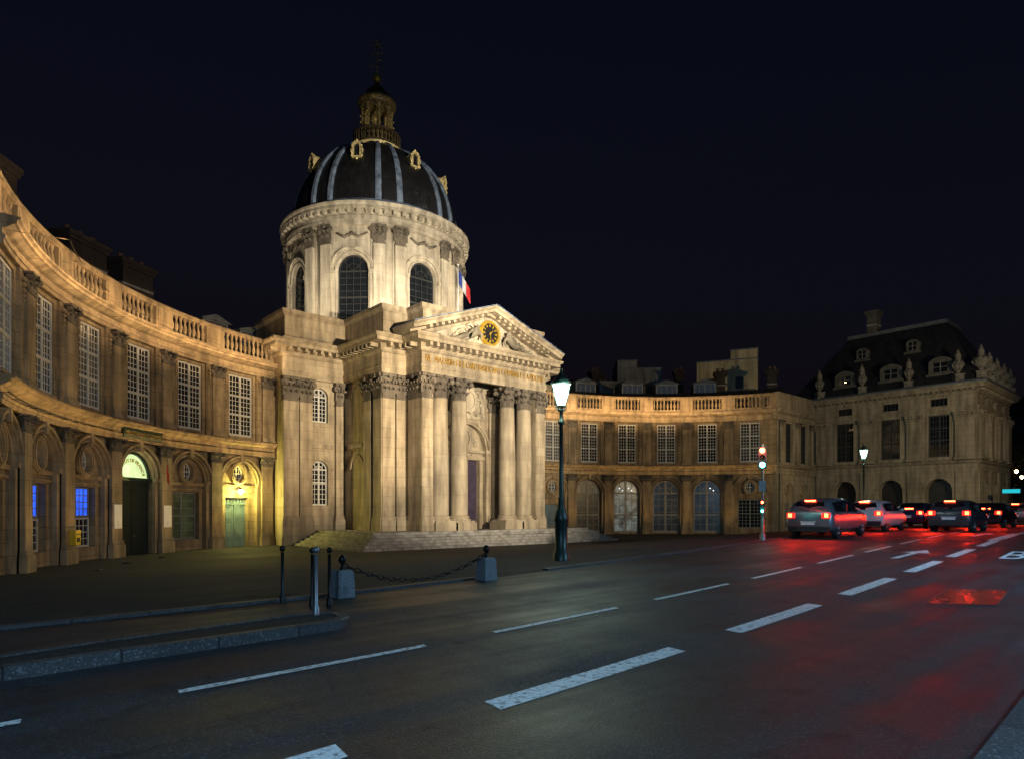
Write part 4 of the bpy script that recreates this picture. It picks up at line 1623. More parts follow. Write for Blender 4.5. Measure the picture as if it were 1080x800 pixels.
for dx in COLX:
    cx_, cy_ = XC + dx, 34.62
    r = .6
    b = MB()
    b.box(cx_ - .86, cx_ + .86, cy_ - .86, cy_ + .86, .31, .83)
    b.box(cx_ - .78, cx_ + .78, cy_ - .78, cy_ + .78, .83, .95)
    b.lathe([(.78, .95), (.8, 1.0), (.78, 1.06), (.68, 1.08), (.66, 1.13), (.7, 1.15), (.72, 1.19), (.69, 1.23), (.63, 1.25), (.61, 1.3)], (cx_, cy_, 0), 28)
    prof = [(r * (1.0 if t < .33 else 1 - .15 * ((t - .33) / .67) ** 1.6), 1.3 + 7.52 * t) for t in frange(0, 1, 12)]
    b.lathe(prof, (cx_, cy_, 0), 32)
    cobj = b.build('column', 'column_stone', chapel)
    round_capital(cobj, cx_, cy_, 8.82, 10.22, .56)

# steps: a podium of six risers in front and at both ends
b = MB()
for i in range(6):
    hw_ = 10.4 - .32 * (5 - i) * -1 - 1.0
    hw_ = 9.2 + .32 * i
    z1_ = .31 - .16 * i
    b.box(XC - hw_, XC + hw_, 33.35 - .34 * i, 40.9 - .001 * i, z1_ - .16 if i < 5 else -1.2, z1_)
b.build('front_steps', 'step_stone', chapel)

# pediment
P_Y = 34.1
xP = flat_front(P_Y)
hwP, zP0, zAp = 5.39, 12.5, 14.6
b = MB(xP)
b.prism([(XC - hwP, zP0), (XC + hwP, zP0), (XC, zAp)], -1.6, 0.03)
b.build('tympanum', 'relief_stone', chapel)
for sgn in (-1, 1):
    ang = math.atan2(2.22, hwP + .95)
    def xr(p, sgn=sgn, ang=ang):
        return (XC + sgn * (hwP + .95 - p[0] * math.cos(ang) + p[2] * math.sin(ang) * 1.0), P_Y - p[1], 12.5 + p[0] * math.sin(ang) + p[2] * math.cos(ang))
    L = (hwP + .95) / math.cos(ang)
    b = MB(xr)
    k_ = math.tan(ang)
    # mitre at the ridge: the far end leans back onto the centre line
    prof = [(-1.6, .0), (.2, .0), (.2, .16), (.72, .18), (.72, .36), (.86, .46), (.9, .54), (-1.6, .56)]
    n = len(prof)
    pts = [(0, d, z) for d, z in prof] + [(L + z * k_, d, z) for d, z in prof]
    b.add(pts, [list(range(n)), list(range(2 * n - 1, n - 1, -1))] + [[i, i + n, (i + 1) % n + n, (i + 1) % n] for i in range(n)])
    m = 11
    for j in range(m):
        s = 1.1 + (L - 1.4) * (j + .5) / m
        b.box(s - .1, s + .1, .2, .62, .0, .17)
    b.build('raking_cornice', 'portico_stone', chapel)
    b = MB(xr)
    b.box(0, L + .56 * k_, -1.6, .93, .562, .6)
    b.build('pediment_roof', 'lead', chapel)
b = MB()
b.prism([(XC - hwP - .3, 12.5), (XC + hwP + .3, 12.5), (XC, 14.95)], 35.8, 42)
b.build('gable_roof', 'slate', chapel)

# clock
CS, CZ = XC - .02, 13.52
b = MB(xP)
b.ring(CS, CZ, .68, .82, .05, .26, 0, 2 * PI, 36)
b.ring(CS, CZ, .82, .88, .05, .2, 0, 2 * PI, 36)
b.ring(CS, CZ, .0, .07, .2, .26, 0, 2 * PI, 12)
for i in range(12):
    a = 2 * PI * i / 12
    ca, sa = math.cos(a), math.sin(a)
    w_ = .06 if i % 3 == 0 else .04
    q = [(.44, -w_), (.63, -w_), (.63, w_), (.44, w_)]
    b.prism([(CS + u * ca - v * sa, CZ + u * sa + v * ca) for u, v in q], .15, .2)
clk = b.build('clock', 'gold', chapel)
b = MB(xP)
b.add([(CS + .7 * math.cos(2 * PI * i / 32), .14, CZ + .7 * math.sin(2 * PI * i / 32)) for i in range(32)], [list(range(32))])
b.build('clock_face', 'black_face', clk)
for a, L_, w_ in ((R(42), .36, .035), (R(-84), .54, .025)):
    b = MB(xP)
    ca, sa = math.cos(a), math.sin(a)
    b.prism([(CS + u * ca - v * sa, CZ + u * sa + v * ca) for u, v in ((-.1, -w_), (L_, -w_ * .4), (L_, w_ * .4), (-.1, w_))], .2, .23)
    b.build('clock_hand', 'gold', clk)
b = MB(xP)
b.prism([(CS - 1.3, 12.62), (CS + 1.3, 12.62), (CS + 1.3, 13.9), (CS, 14.3), (CS - 1.3, 13.9)], 0, .07)
b.build('clock_surround', 'relief_stone', chapel)

# two reclining allegorical figures, skinned from joint chains
def skin_figure(name, verts, edges, radii, mat, parent, root_i=0, sub=1):
    me = bpy.data.meshes.new(name)
    off = root_of(parent).location if parent else Vector((0, 0, 0))
    me.from_pydata([tuple(Vector(v) - off) for v in verts], edges, [])
    o = bpy.data.objects.new(name, me)
    C.objects.link(o)
    md = o.modifiers.new('skin', 'SKIN')
    sv = me.skin_vertices[0].data
    for i, r in enumerate(radii):
        sv[i].radius = (r, r) if not isinstance(r, tuple) else r
        sv[i].use_root = (i == root_i)
    sb = o.modifiers.new('sub', 'SUBSURF')
    sb.levels = sub; sb.render_levels = sub
    dg = bpy.context.evaluated_depsgraph_get()
    m2 = bpy.data.meshes.new_from_object(o.evaluated_get(dg))
    o.modifiers.clear()
    o.data = m2
    m2.materials.clear(); m2.materials.append(MATS[mat])
    for p in m2.polygons: p.use_smooth = True
    if parent: o.parent = parent
    return o
for e in (-1, 1):
    J = [(1.75, .35, 12.72), (1.55, .38, 13.15), (1.42, .38, 13.45), (1.34, .4, 13.66), (1.3, .42, 13.88),   # pelvis, chest, neck, head
         (2.3, .45, 12.95), (2.75, .4, 12.66), (3.25, .35, 12.5), (3.45, .4, 12.52),                             # near leg, knee raised
         (2.3, .25, 12.7), (2.95, .25, 12.58), (3.6, .22, 12.48),                                             # far leg
         (1.85, .42, 13.35), (2.12, .45, 13.02), (2.35, .45, 13.2),                                            # outer arm
         (1.15, .4, 13.3), (.98, .42, 13.05), (1.1, .4, 12.75)]                                                # inner arm
    J = [(CS + e * x, P_Y - d - .12, 12.62 + (z - 12.5) * .86) for x, d, z in J]
    Ed = [(0, 1), (1, 2), (2, 3), (3, 4), (0, 5), (5, 6), (6, 7), (7, 8), (0, 9), (9, 10), (10, 11), (2, 12), (12, 13), (13, 14), (2, 15), (15, 16), (16, 17)]
    rad = [.27, .25, .22, .1, .16, .2, .15, .1, .08, .18, .13, .08, .12, .09, .07, .12, .09, .07]
    skin_figure('relief_figure', J, Ed, rad, 'relief_stone', chapel)
    # drapery and trophies that fill the low corner of the triangle
    b = MB(xP)
    for i in range(16):
        t = rnd.random()
        s = 1.6 + 3.0 * t
        b.ball((CS + e * s, .1, 12.45 + rnd.random() * max(.05, (1.6 - t * 1.5))* .75), rnd.uniform(.09, .17), 6)
    b.build('relief_drapery', 'relief_stone', chapel)
    b = MB(xP)
    b.tube([(CS + e * 2.1, .15, 13.5), (CS + e * 2.5, .2, 13.35), (CS + e * 2.9, .15, 13.05)], [.05, .12, .05], 6)
    b.build('relief_wing', 'relief_stone', chapel)
    b = MB(xP)
    b.tube([(CS + e * 1.2, .2, 13.5), (CS + e * 1.7, .2, 13.85), (CS + e * 2.0, .12, 13.75)], [.04, .1, .04], 6)
    b.build('relief_trumpet', 'relief_stone', chapel)

# frieze lettering
text_part('IVL . MAZARIN S R E CARD BASILICAM ET GYMNAS F C A MDCLXI', .58, flat_front(34.07), XC - .05, .03, 11.12, 'letter_gold', chapel, 'frieze_lettering', width=10.2)

# ------------------------------------------------------------------ drum and dome
DX, DY = XC, 48.9
def drum_xf(p, r=7.0):
    a = R(-90) + p[0] / r
    rr = r + p[1]
    return (DX + rr * math.cos(a), DY + rr * math.sin(a), p[2])
DS = R(1) * 7.0
b = MB(drum_xf)
for k in range(8):
    c = 45 * k * DS
    b.panel(c - 22.5 * DS, c + 22.5 * DS, 13.5, 22.8, [arch_hole(c, 1.2, 15.4, 19.4, 14)], 0, .4, grid=.4)
b.build('drum_wall', 'drum_stone', chapel)
b = MB()
b.lathe([(6.3, 13.5), (6.3, 22.8)], (DX, DY, 0), 48, True, False)
b.build('drum_core', 'far_dark', chapel)
for k in range(8):
    c = 45 * k * DS
    window(chapel, drum_xf, c, 1.18, 15.4, 20.58, -.32, frame='dark_frame', cols=4, rows=8, transoms=(.5,), arch=True, fw=.09, mull=False)
    b = MB(drum_xf)
    b.ring(c, 19.4, 1.2, 1.32, 0, .1, 0, PI, 18)
    b.ring(c, 19.4, 1.45, 1.57, 0, .14, 0, PI, 18)
    b.ring(c, 19.4, 1.57, 1.68, 0, .24, 0, PI, 18)
    for e in (-1, 1):
        b.box(c + e * 1.46 - .2, c + e * 1.46 + .2, 0, .22, 19.12, 19.4)
        b.box(c + e * 1.45 - .16, c + e * 1.45 + .16, 0, .12, 14.3, 19.12)
    b.build('window_surround', 'drum_stone', chapel)
    b = MB(drum_xf)      # carved cartouche above the window
    for j in range(9):
        t = (j - 4) / 4
        b.ball((c + t * 1.0, .08, 21.95 + .12 * math.cos(t * 6)), .15 - .05 * abs(t), 6)
    b.tube([(c - 1.15, .1, 22.15), (c - .6, .14, 21.8), (c, .14, 22.05), (c + .6, .14, 21.8), (c + 1.15, .1, 22.15)], .07, 6)
    b.build('cartouche', 'carved_stone', chapel)
    for q in (-6.3, 6.3):
        s = c + (22.5 + q) * DS
        b = MB(drum_xf)
        b.box(s - .58, s + .58, 0, .1, 13.6, 22.7, 3)
        b.build('pilaster_backing', 'drum_stone', chapel)
        pilaster(chapel, drum_xf, s - .4, s + .4, 13.6, 22.7, .3, 1.35, .5, .5, mat='drum_stone')
b = MB()
b.lathe([(6.6, 22.6), (7.4, 22.6), (7.4, 22.8), (7.45, 22.8), (7.45, 23.0), (7.2, 23.05), (7.2, 23.4), (7.3, 23.44), (7.34, 23.76), (7.72, 23.78), (7.68, 23.96), (7.78, 24.05), (7.8, 24.2), (7.2, 24.3)], (DX, DY, 0), 96, False, False)
for i in range(72):
    a = 2 * PI * i / 72
    b.cbox((DX + 7.53 * math.cos(a), DY + 7.53 * math.sin(a), 23.6), .34, .3, .32, Matrix.Rotation(a, 3, 'Z'))
b.build('drum_cornice', 'drum_stone', chapel)
b = MB()
b.lathe([(7.3, 24.24), (7.3, 24.42), (7.0, 24.46), (6.95, 24.75), (6.7, 24.8)], (DX, DY, 0), 72, True, False)
b.build('lead_gutter', 'lead', chapel)
DR, DZ0, DH = 6.78, 24.6, 7.2
def dome_r(z): return DR * math.sqrt(max(0, 1 - ((z - DZ0) / DH) ** 2))
zz = [DZ0 + DH * math.sin(R(a)) for a in frange(0, 74, 24)]
b = MB()
b.lathe([(dome_r(z), z) for z in zz], (DX, DY, 0), 96, True, False)
dome = b.build('dome', 'dome_slate', chapel)
for k in range(8):
    for q in (-6.8, 6.8):
        a = R(-90 + 45 * k + 22.5 + q)
        b = MB()
        pts = []
        ca, sa = math.cos(a), math.sin(a)
        for z in zz:
            r = dome_r(z)
            hw_ = .08 + .15 * r / DR
            n_ = Vector((r / DR ** 2, 0, (z - DZ0) / DH ** 2)).normalized()
            for u, o_ in ((-hw_, -.02), (-hw_, .1), (-hw_ * .55, .16), (hw_ * .55, .16), (hw_, .1), (hw_, -.02)):
                rr, z_ = r + n_.x * o_, z + n_.z * o_
                pts.append((DX + rr * ca - u * sa, DY + rr * sa + u * ca, z_))
        fs = []
        for i in range(len(zz) - 1):
            for j in range(5):
                fs.append([6 * i + j, 6 * i + j + 1, 6 * i + 7 + j, 6 * i + 6 + j])
        b.add(pts, fs)
        b.build('dome_rib', 'lead', dome)
    # gilded lucarne
    a = R(-90 + 45 * k)
    z = 28.5
    r = dome_r(z)
    lx = lambda p, a=a, r=r: (DX + (r + p[1]) * math.cos(a) - p[0] * math.sin(a), DY + (r + p[1]) * math.sin(a) + p[0] * math.cos(a), p[2])
    b = MB(lx)
    for e in (-1, 1):
        b.box(e * .28 - .06, e * .28 + .06, -.5, .2, z - .05, z + .75)
        b.ball((e * .38, .15, z + .0), .1, 6)
        b.ball((e * .36, .15, z + .75), .08, 6)
        b.tube([(e * .34, .18, z + .7), (e * .44, .18, z + .4), (e * .34, .18, z + .08)], [.04, .06, .045], 5)
    b.box(-.38, .38, -.5, .24, z - .16, z - .05)
    b.ring(0, z + .75, .2, .34, -.9, .22, 0, PI, 10)
    b.ball((0, .1, z + 1.18), .09, 6)
    b.box(-.07, .07, -.1, .16, z + 1.05, z + 1.14)
    b.ball((0, .2, z - .24), .1, 6)
    lu = b.build('dome_lucarne', 'pale_gilt', dome)
    b = MB(lx)
    b.box(-.22, .22, -.6, .06, z - .04, z + .9)
    b.build('lucarne_opening', 'black_face', lu)

# lantern on top
LZ = lambda p: (p[0], p[1], p[2] + .42)
b = MB(LZ)
b.lathe([(1.7, 30.9), (2.0, 31.1), (2.12, 31.25), (2.15, 31.42), (2.0, 31.5)], (DX, DY, 0), 40, False)
b.build('lantern_lip', 'pale_gilt', dome)
b = MB(LZ)
b.lathe([(1.95, 31.48), (1.95, 31.7), (1.86, 31.72)], (DX, DY, 0), 32, False)
b.lathe([(1.84, 32.55), (2.0, 32.58), (2.0, 32.7), (1.84, 32.72)], (DX, DY, 0), 32, False)
for i in range(36):
    a = 2 * PI * i / 36
    b.lathe([(.05, 0), (.09, .3), (.04, .6), (.06, .86)], (DX + 1.92 * math.cos(a), DY + 1.92 * math.sin(a), 31.7), 5)
b.build('gallery', 'dark_gilt', dome)
b = MB(LZ)
b.lathe([(1.6, 31.4), (1.5, 32.7), (1.36, 32.85)], (DX, DY, 0), 24)
for i in range(8):
    a = 2 * PI * (i + .5) / 8
    x, y = DX + 1.18 * math.cos(a), DY + 1.18 * math.sin(a)
    b.lathe([(.2, 0), (.2, .15), (.15, .2), (.13, 1.9), (.2, 2.05), (.24, 2.3)], (x, y, 32.8), 10)
    for zq in (.5, 1.0, 1.5): b.ball((DX + 1.38 * math.cos(a), DY + 1.38 * math.sin(a), 32.8 + zq), .09, 5)
    b.ball((DX + 1.4 * math.cos(a), DY + 1.4 * math.sin(a), 32.95), .17, 6)
for i in range(8):
    a = 2 * PI * i / 8
    b2 = MB(lambda p, a=a: (DX + (1.22 + p[1]) * math.cos(a) - p[0] * math.sin(a), DY + (1.22 + p[1]) * math.sin(a) + p[0] * math.cos(a), p[2] + .42))
    b2.ring(0, 34.55, .28, .42, -.05, .06, 0, PI, 8)
    b.v, base = b.v + b2.v, len(b.v)
    b.f += [[base + k for k in f] for f in b2.f]; b.uv += b2.uv; b.sm += b2.sm
b.lathe([(1.1, 35.0), (1.42, 35.0), (1.42, 35.2), (1.5, 35.3), (1.62, 35.42), (1.62, 35.56), (1.2, 35.62)], (DX, DY, 0), 32, False)
b.build('lantern', 'old_gilt', dome)
b = MB(LZ)
b.lathe([(1.2, 35.6), (1.12, 36.0), (.85, 36.5), (.5, 36.9), (.25, 37.15), (.16, 37.35)], (DX, DY, 0), 24)
for i in range(8):
    a = 2 * PI * (i + .5) / 8
    b.lathe([(.06, 0), (.12, .12), (.05, .3), (.09, .42), (.01, .6)], (DX + 1.28 * math.cos(a), DY + 1.28 * math.sin(a), 35.6), 6)
b.build('lantern_cap', 'dark_gilt', dome)
b = MB(LZ)
b.lathe([(.1, -.45), (.16, -.38), (.1, -.3), (.25, -.2), (.36, 0), (.25, .25), (.06, .36)], (DX, DY, 37.75), 16)
b.build('gilded_ball', 'gold', dome)
b = MB(LZ)
b.tube([(DX, DY, 38.1), (DX, DY, 41.2)], [.05, .025], 6)
q = lambda s, z: (DX + s * .75, DY - s * .66, z)
b.ball((DX, DY, 38.45), .1, 6)
b.tube([q(-.45, 39.9), q(.45, 39.9)], .035, 5)
for e in (-1, 1):
    b.tube([q(0, 39.2), q(e * .35, 39.35), q(e * .42, 39.7), q(e * .2, 39.8)], .035, 5)
    b.tube([q(0, 38.9), q(e * .4, 38.85), q(e * .45, 38.6)], .035, 5)
    b.ball(q(e * .45, 39.9), .075, 6)
for i in range(8):
    a = PI * i / 4 + .3
    b.tube([q(0, 40.55), q(.42 * math.cos(a), 40.55 + .42 * math.sin(a))], [.05, .012], 5)
b.tube([q(0, 40.8), q(-.12, 41.2)], [.06, .015], 5)
b.build('finial', 'old_gilt', dome)

# unseen floodlights assumed on the attic round the drum
for a, en in ((-150, 1.0), (-118, 1.0), (-86, 1.0), (-54, .9), (-20, .6), (178, .5)):
    ca, sa = math.cos(R(a)), math.sin(R(a))
    x, y = DX + 10.2 * ca, DY + 10.2 * sa
    b = MB()
    b.cbox((x, y, 14.55), .34, .3, .26, Matrix.Rotation(R(a), 3, 'Z'))
    b.box(x - .16, x + .16, y - .16, y + .16, 14.28, 14.44)
    fo = b.build('floodlight', 'black_iron', chapel)
    lamp('AREA', 'added_flood_beam', (x - .16 * ca, y - .16 * sa, 14.72), L_DRUM * en, (1.0, .86, .62), fo, target=(DX + 6.5 * ca, DY + 6.5 * sa, 20.5), shape='RECTANGLE', size=.9, size_y=.35, spread=R(130))

# ------------------------------------------------------------------ corner pavilion on the right
PX, PY0, PY1, PX1 = 66.67, 15.13, 30.5, 78.0
pav = thing('corner_pavilion', 'tall unlit stone corner pavilion with steep dark roof and stone urns at the right edge', 'building', (72, 22, -.65))
def pav_face(xf, s0, s1, cens, hw, arches=True):
    lo, up = MB(xf), MB(xf)
    lo.panel(s0, s1, -1.5, 5.3, [arch_hole(c, hw * 1.25, -1.2, 3.4, 14) for c in cens] if arches else [rect_hole(c - hw, c + hw, 1, 4) for c in cens], 0, .9)
    up.panel(s0, s1, 5.3, 12.0, [rect_hole(c - hw, c + hw, 6.35, 10.05) for c in cens] + [rect_hole(c - hw * .8, c + hw * .8, 10.85, 11.5) for c in cens], 0, .35)
    lo.build('ground_floor_wall', 'pavilion_stone', pav)
    up.build('upper_floor_wall', 'pavilion_stone', pav)
    b = MB(xf)
    b.sweep([(-.1, 5.1), (.1, 5.1), (.1, 5.3), (.06, 5.32), (.06, 5.65), (.25, 5.8), (.32, 5.95), (-.1, 6.05)], s0, s1)
    b.sweep([(-.1, 10.2), (.1, 10.2), (.1, 10.5), (.16, 10.5), (.16, 10.66), (-.1, 10.7)], s0, s1)
    b.build('string_course', 'pavilion_stone', pav)
    for c in cens:
        window(pav, xf, c, hw, 6.35, 10.05, -.3, frame='dark_frame', cols=3, rows=8, transoms=(.4, .7), fw=.09)
        b = MB(xf)
        b.box(c - hw * .8, c + hw * .8, -.28, -.22, 10.85, 11.5)
        at = b.build('attic_window', 'glass', pav)
        b = MB(xf)
        for q in (-.4, .0, .4): b.box(c + q * hw - .02, c + q * hw + .02, -.22, -.18, 10.85, 11.5)
        b.build('glazing_bar', 'dark_frame', at)
        b = MB(xf)
        b.box(c - hw - .16, c - hw, 0, .06, 6.2, 10.1)
        b.box(c + hw, c + hw + .16, 0, .06, 6.2, 10.1)
        b.box(c - hw - .2, c + hw + .2, 0, .14, 6.1, 6.3)
        if arches:
            b.ring(c, 3.4, hw * 1.25, hw * 1.25 + .2, 0, .08, 0, PI, 16)
        b.build('window_surround', 'pavilion_stone', pav)
        if arches:
            b = MB(xf)
            b.add([(s, -.85, z) for s, z in arch_hole(c, hw * 1.25, -1.2, 3.4, 14)], [list(range(17))])
            for q in (-.66, -.33, 0, .33, .66): b.box(c + q * hw * 1.2 - .025, c + q * hw * 1.2 + .025, -.85, -.8, -1.1, 4.2)
            b.box(c - hw * 1.2, c + hw * 1.2, -.85, -.78, 3.0, 3.15)
            b.build('gate', 'brown_door', pav)
pav_face(flat_side(PX), PY0, PY1, (25.95, 21.9, 18.0), .82)
pav_face(flat_front(PY0), PX, PX1, (69.3, 72.4, 75.5), .7)
xl, xr_ = flat_side(PX), flat_front(PY0)
for s, hw_ in ((28.1, .55), (23.9, .6), (19.9, .6), (16.0, .72)):
    pilaster(pav, xl, s - hw_, s + hw_, 6.05, 10.2, .22, .85, .3, .0, mat='pavilion_stone', cap_mat='pavilion_stone')
    b = MB(xl); b.box(s - hw_, s + hw_, 0, .12, -1.2, 5.1); b.build('pier', 'pavilion_stone', pav)
for s, hw_ in ((67.5, .6), (70.85, .45), (73.95, .45), (77.2, .6)):
    pilaster(pav, xr_, s - hw_, s + hw_, 6.05, 10.2, .22, .85, .3, .0, mat='pavilion_stone', cap_mat='pavilion_stone')
    b = MB(xr_); b.box(s - hw_, s + hw_, 0, .12, -1.2, 5.1); b.build('pier', 'pavilion_stone', pav)
path = [(PX, PY1 + 1), (PX, PY0), (PX1, PY0), (PX1, PY1 + 1)]
b = MB()
sweep_path(b, path, [(-.3, 11.7), (.06, 11.7), (.1, 11.86), (.16, 11.9), (.16, 12.06), (.62, 12.08), (.62, 12.28), (.76, 12.4), (.8, 12.5), (-.3, 12.56)])
modillions(b, path, .16, .52, 11.95, 12.07, .16, .42)
b.build('cornice', 'pavilion_stone', pav)
b = MB()
b.box(PX + 1.2, PX1 - .4, PY0 + 1.2, PY1 + .9, -1.2, 12.3)
b.build('inner_wall', 'far_dark', pav)
b = MB()
sweep_path(b, path, [(.3, 12.5), (.82, 12.5), (.86, 12.6), (.8, 12.72), (.3, 12.74)])
b.build('lead_gutter', 'zinc', pav)
# mansard roof
b = MB()
x0, x1, y0, y1 = PX - .4, PX1 + .4, PY0 - .4, PY1 + 1.0
zr0, zr1 = 12.6, 19.0
i0 = 3.9
pts = [(x0, y0, zr0), (x1, y0, zr0), (x1, y1, zr0), (x0, y1, zr0), (x0 + i0, y0 + 3.6, zr1), (x1 - i0, y0 + 3.6, zr1), (x1 - i0, y1 - 4.6, zr1), (x0 + i0, y1 - 4.6, zr1)]
b.add(pts, [[0, 1, 5, 4], [1, 2, 6, 5], [2, 3, 7, 6], [3, 0, 4, 7], [4, 5, 6, 7]])
rf = b.build('roof', 'slate', pav)
b = MB()
b.box(x0 + i0 - .12, x1 - i0 + .12, y0 + 3.48, y1 - 4.48, 18.95, 19.3)
b.build('roof_ridge', 'zinc', rf)
slope = i0 / (zr1 - zr0)
def roof_dormer(y, z, hw_, h, arch=True):
    """small arched dormer on the roof slope that faces the forecourt"""
    X = x0 + (z - zr0) * slope
    xf = flat_side(X)
    b = MB(xf)
    b.box(y - hw_, y + hw_, -2.0, .12, z, z + h * .6)
    b.ring(y, z + h * .6, hw_ * .72, hw_, -2.0, .2, 0, PI, 12, ez=.62)
    b.prism([(y + hw_ * .74 * math.cos(PI * i / 12), z + h * .6 + hw_ * .74 * .62 * math.sin(PI * i / 12)) for i in range(13)], -2, .1)
    b.box(y - hw_ - .15, y + hw_ + .15, -.5, .3, z - .18, z)
    o = b.build('dormer', 'dark_stone', rf)
    b = MB(xf)
    b.box(y - hw_ * .55, y + hw_ * .55, .1, .15, z + .15, z + h * .66)
    b.build('pane', 'glass', o)
    b = MB(xf)
    b.box(y - .03, y + .03, .15, .18, z + .15, z + h * .66)
    b.box(y - hw_ * .55, y + hw_ * .55, .15, .17, z + h * .4 - .02, z + h * .4 + .02)
    b.build('glazing_bar', 'grey_frame', o)
    return o
for y in (26.0, 21.9, 17.9): roof_dormer(y, 13.7, .95, 1.5)
for y in (25.0, 20.6): roof_dormer(y, 16.4, .55, 1.3)
b = MB()
b.cbox((PX - .4 + .7 * slope + .1, 25.95, 14.1), .05, .09, .09)
b.build('lit_lamp', 'sodium', rf)
chimney(pav, lambda p: p, 70.2, 71.3, 24.3, 25.2, 16.5, 21.5, 0, 'dark_stone')

def urn(label, x, y, z, h, plump, grp):
    """flame-topped stone vase on a pedestal, standing on the cornice"""
    t = thing('stone_urn', label, 'stone urn', (x, y, z), rnd.random(), grp)
    k = h / 2.9
    b = MB()
    b.box(-.42 * k, .42 * k, -.42 * k, .42 * k, 0, .12 * k)
    b.box(-.34 * k, .34 * k, -.34 * k, .34 * k, .12 * k, .62 * k)
    b.box(-.4 * k, .4 * k, -.4 * k, .4 * k, .62 * k, .72 * k)
    b.v = [(p[0] + x, p[1] + y, p[2] + z) for p in b.v]
    b.build('pedestal', 'stone_figure', t)
    b = MB()
    b.lathe([(.2 * k, .72 * k), (.12 * k, .82 * k), (.16 * k, .9 * k), (.36 * k * plump, 1.25 * k), (.42 * k * plump, 1.6 * k), (.34 * k * plump, 1.85 * k), (.2 * k, 1.98 * k), (.27 * k, 2.05 * k), (.22 * k, 2.15 * k)], (x, y, z), 14)
    for i in range(8):
        a = 2 * PI * i / 8
        b.tube([(x + .2 * k * math.cos(a), y + .2 * k * math.sin(a), z + 1.0 * k), (x + .44 * k * plump * math.cos(a), y + .44 * k * plump * math.sin(a), z + 1.5 * k), (x + .34 * k * plump * math.cos(a + .3), y + .34 * k * plump * math.sin(a + .3), z + 1.85 * k)], [.05 * k, .08 * k, .05 * k], 5)
    b.build('vase', 'stone_figure', t)
    b = MB()
    b.lathe([(.18 * k, 2.12 * k), (.25 * k, 2.3 * k), (.16 * k, 2.55 * k), (.06 * k, 2.8 * k), (.01, 2.9 * k)], (x, y, z), 9)
    b.tube([(x + .12 * k, y, z + 2.2 * k), (x + .2 * k, y + .05, z + 2.45 * k), (x + .1 * k, y, z + 2.65 * k)], [.1 * k, .07 * k, .01], 6)
    b.build('flame', 'stone_figure', t)
UL = ['slim stone flame urn on the roof edge, first from the wing roof', 'slim stone flame urn right of the lit dormer on the roof edge',
      'slim stone flame urn between the middle and right dormers', 'tall stone flame urn left of the pavilion roof corner',
      'largest plump stone urn standing on the pavilion roof corner', 'plump stone urn just right of the large corner urn',
      'stone urn in the middle of the receding row on the right eave', 'second last stone urn of the receding row on the right eave', 'last and smallest looking stone urn at the right end of the eave']
G1 = 'stone urns along the pavilion roof edge'
pos = [(PX - .2, 28.3, 12.66, 3.0, .85), (PX - .2, 24.3, 12.66, 2.9, .85), (PX - .2, 20.3, 12.66, 2.8, .85), (PX - .2, 16.5, 12.66, 2.9, 1.0), (PX + .1, 14.9, 12.66, 3.1, 1.35),
       (PX + 3.0, PY0 - .2, 12.66, 2.9, 1.15), (PX + 5.6, PY0 - .2, 12.66, 2.8, 1.15), (PX + 8.2, PY0 - .2, 12.66, 2.7, 1.15), (PX + 10.6, PY0 - .2, 12.66, 2.6, 1.15)]
for lab, (x, y, z, h, pl) in zip(UL, pos): urn(lab, x, y, z, h, pl, G1)

# ------------------------------------------------------------------ houses behind the right wing
def house(label, x, y, hx, hy, z1, mat, rot, steps=None, chim=0):
    t = thing('town_house', label, 'house', (x, y, -.65), 0)
    M_ = Matrix.Rotation(rot, 3, 'Z')
    xf = lambda p: tuple(M_ @ Vector((p[0], p[1], 0)) + Vector((x, y, p[2])))
    b = MB(xf)
    b.box(-hx, hx, -hy, hy, -.7, z1)
    if steps:
        for a0, a1, zz_ in steps: b.box(a0, a1, -hy + .01, hy - .01, z1 - .01, zz_)
    b.build('wall', mat, t)
    b = MB(xf)
    b.box(-hx - .06, hx + .06, -hy - .06, hy + .06, z1, z1 + .12)
    if steps:
        for a0, a1, zz_ in steps: b.box(a0 - .06, a1 + .06, -hy - .05, hy + .05, zz_, zz_ + .12)
    r_ = b.build('roof', 'zinc', t)
    for i in range(chim):
        b = MB(xf)
        s = -hx + 2 * hx * (i + .5) / chim
        b.box(s - .35, s + .35, -hy * .5, hy * .1, z1 + .1, z1 + 1.0)
        for q in (-.2, .1): b.lathe([(.1, 0), (.09, .3), (.11, .4)], (s + q, -.2, z1 + 1.0), 7)
        b.build('chimney', 'brick', r_)
    for q in (-.5, .4):
        b = MB(xf)
        b.box(q * hx - .4, q * hx + .4, -hy - .03, -hy + .01, z1 - 3.2, z1 - 1.9)
        b.build('window', 'dark_frame', t)
ra = R(-45)
house('tall grey house end wall rising behind the right wing roof, left of the cream wall', 62.4, 47.9, 2.5, 3.0, 17.7, 'grey_wall', ra, steps=[(-2.5, -.3, 18.6)], chim=1)
house('cream rendered stepped gable wall behind the right wing roof', 69.8, 40.3, 3.3, 2.5, 18.6, 'render_wall', R(-62), steps=[(.4, 3.3, 19.7)])
house('low grey house with pale end wall behind the right wing, nearest the street lamp', 57.5, 49.5, 2.0, 2.5, 15.9, 'grey_wall', R(-30), chim=1)

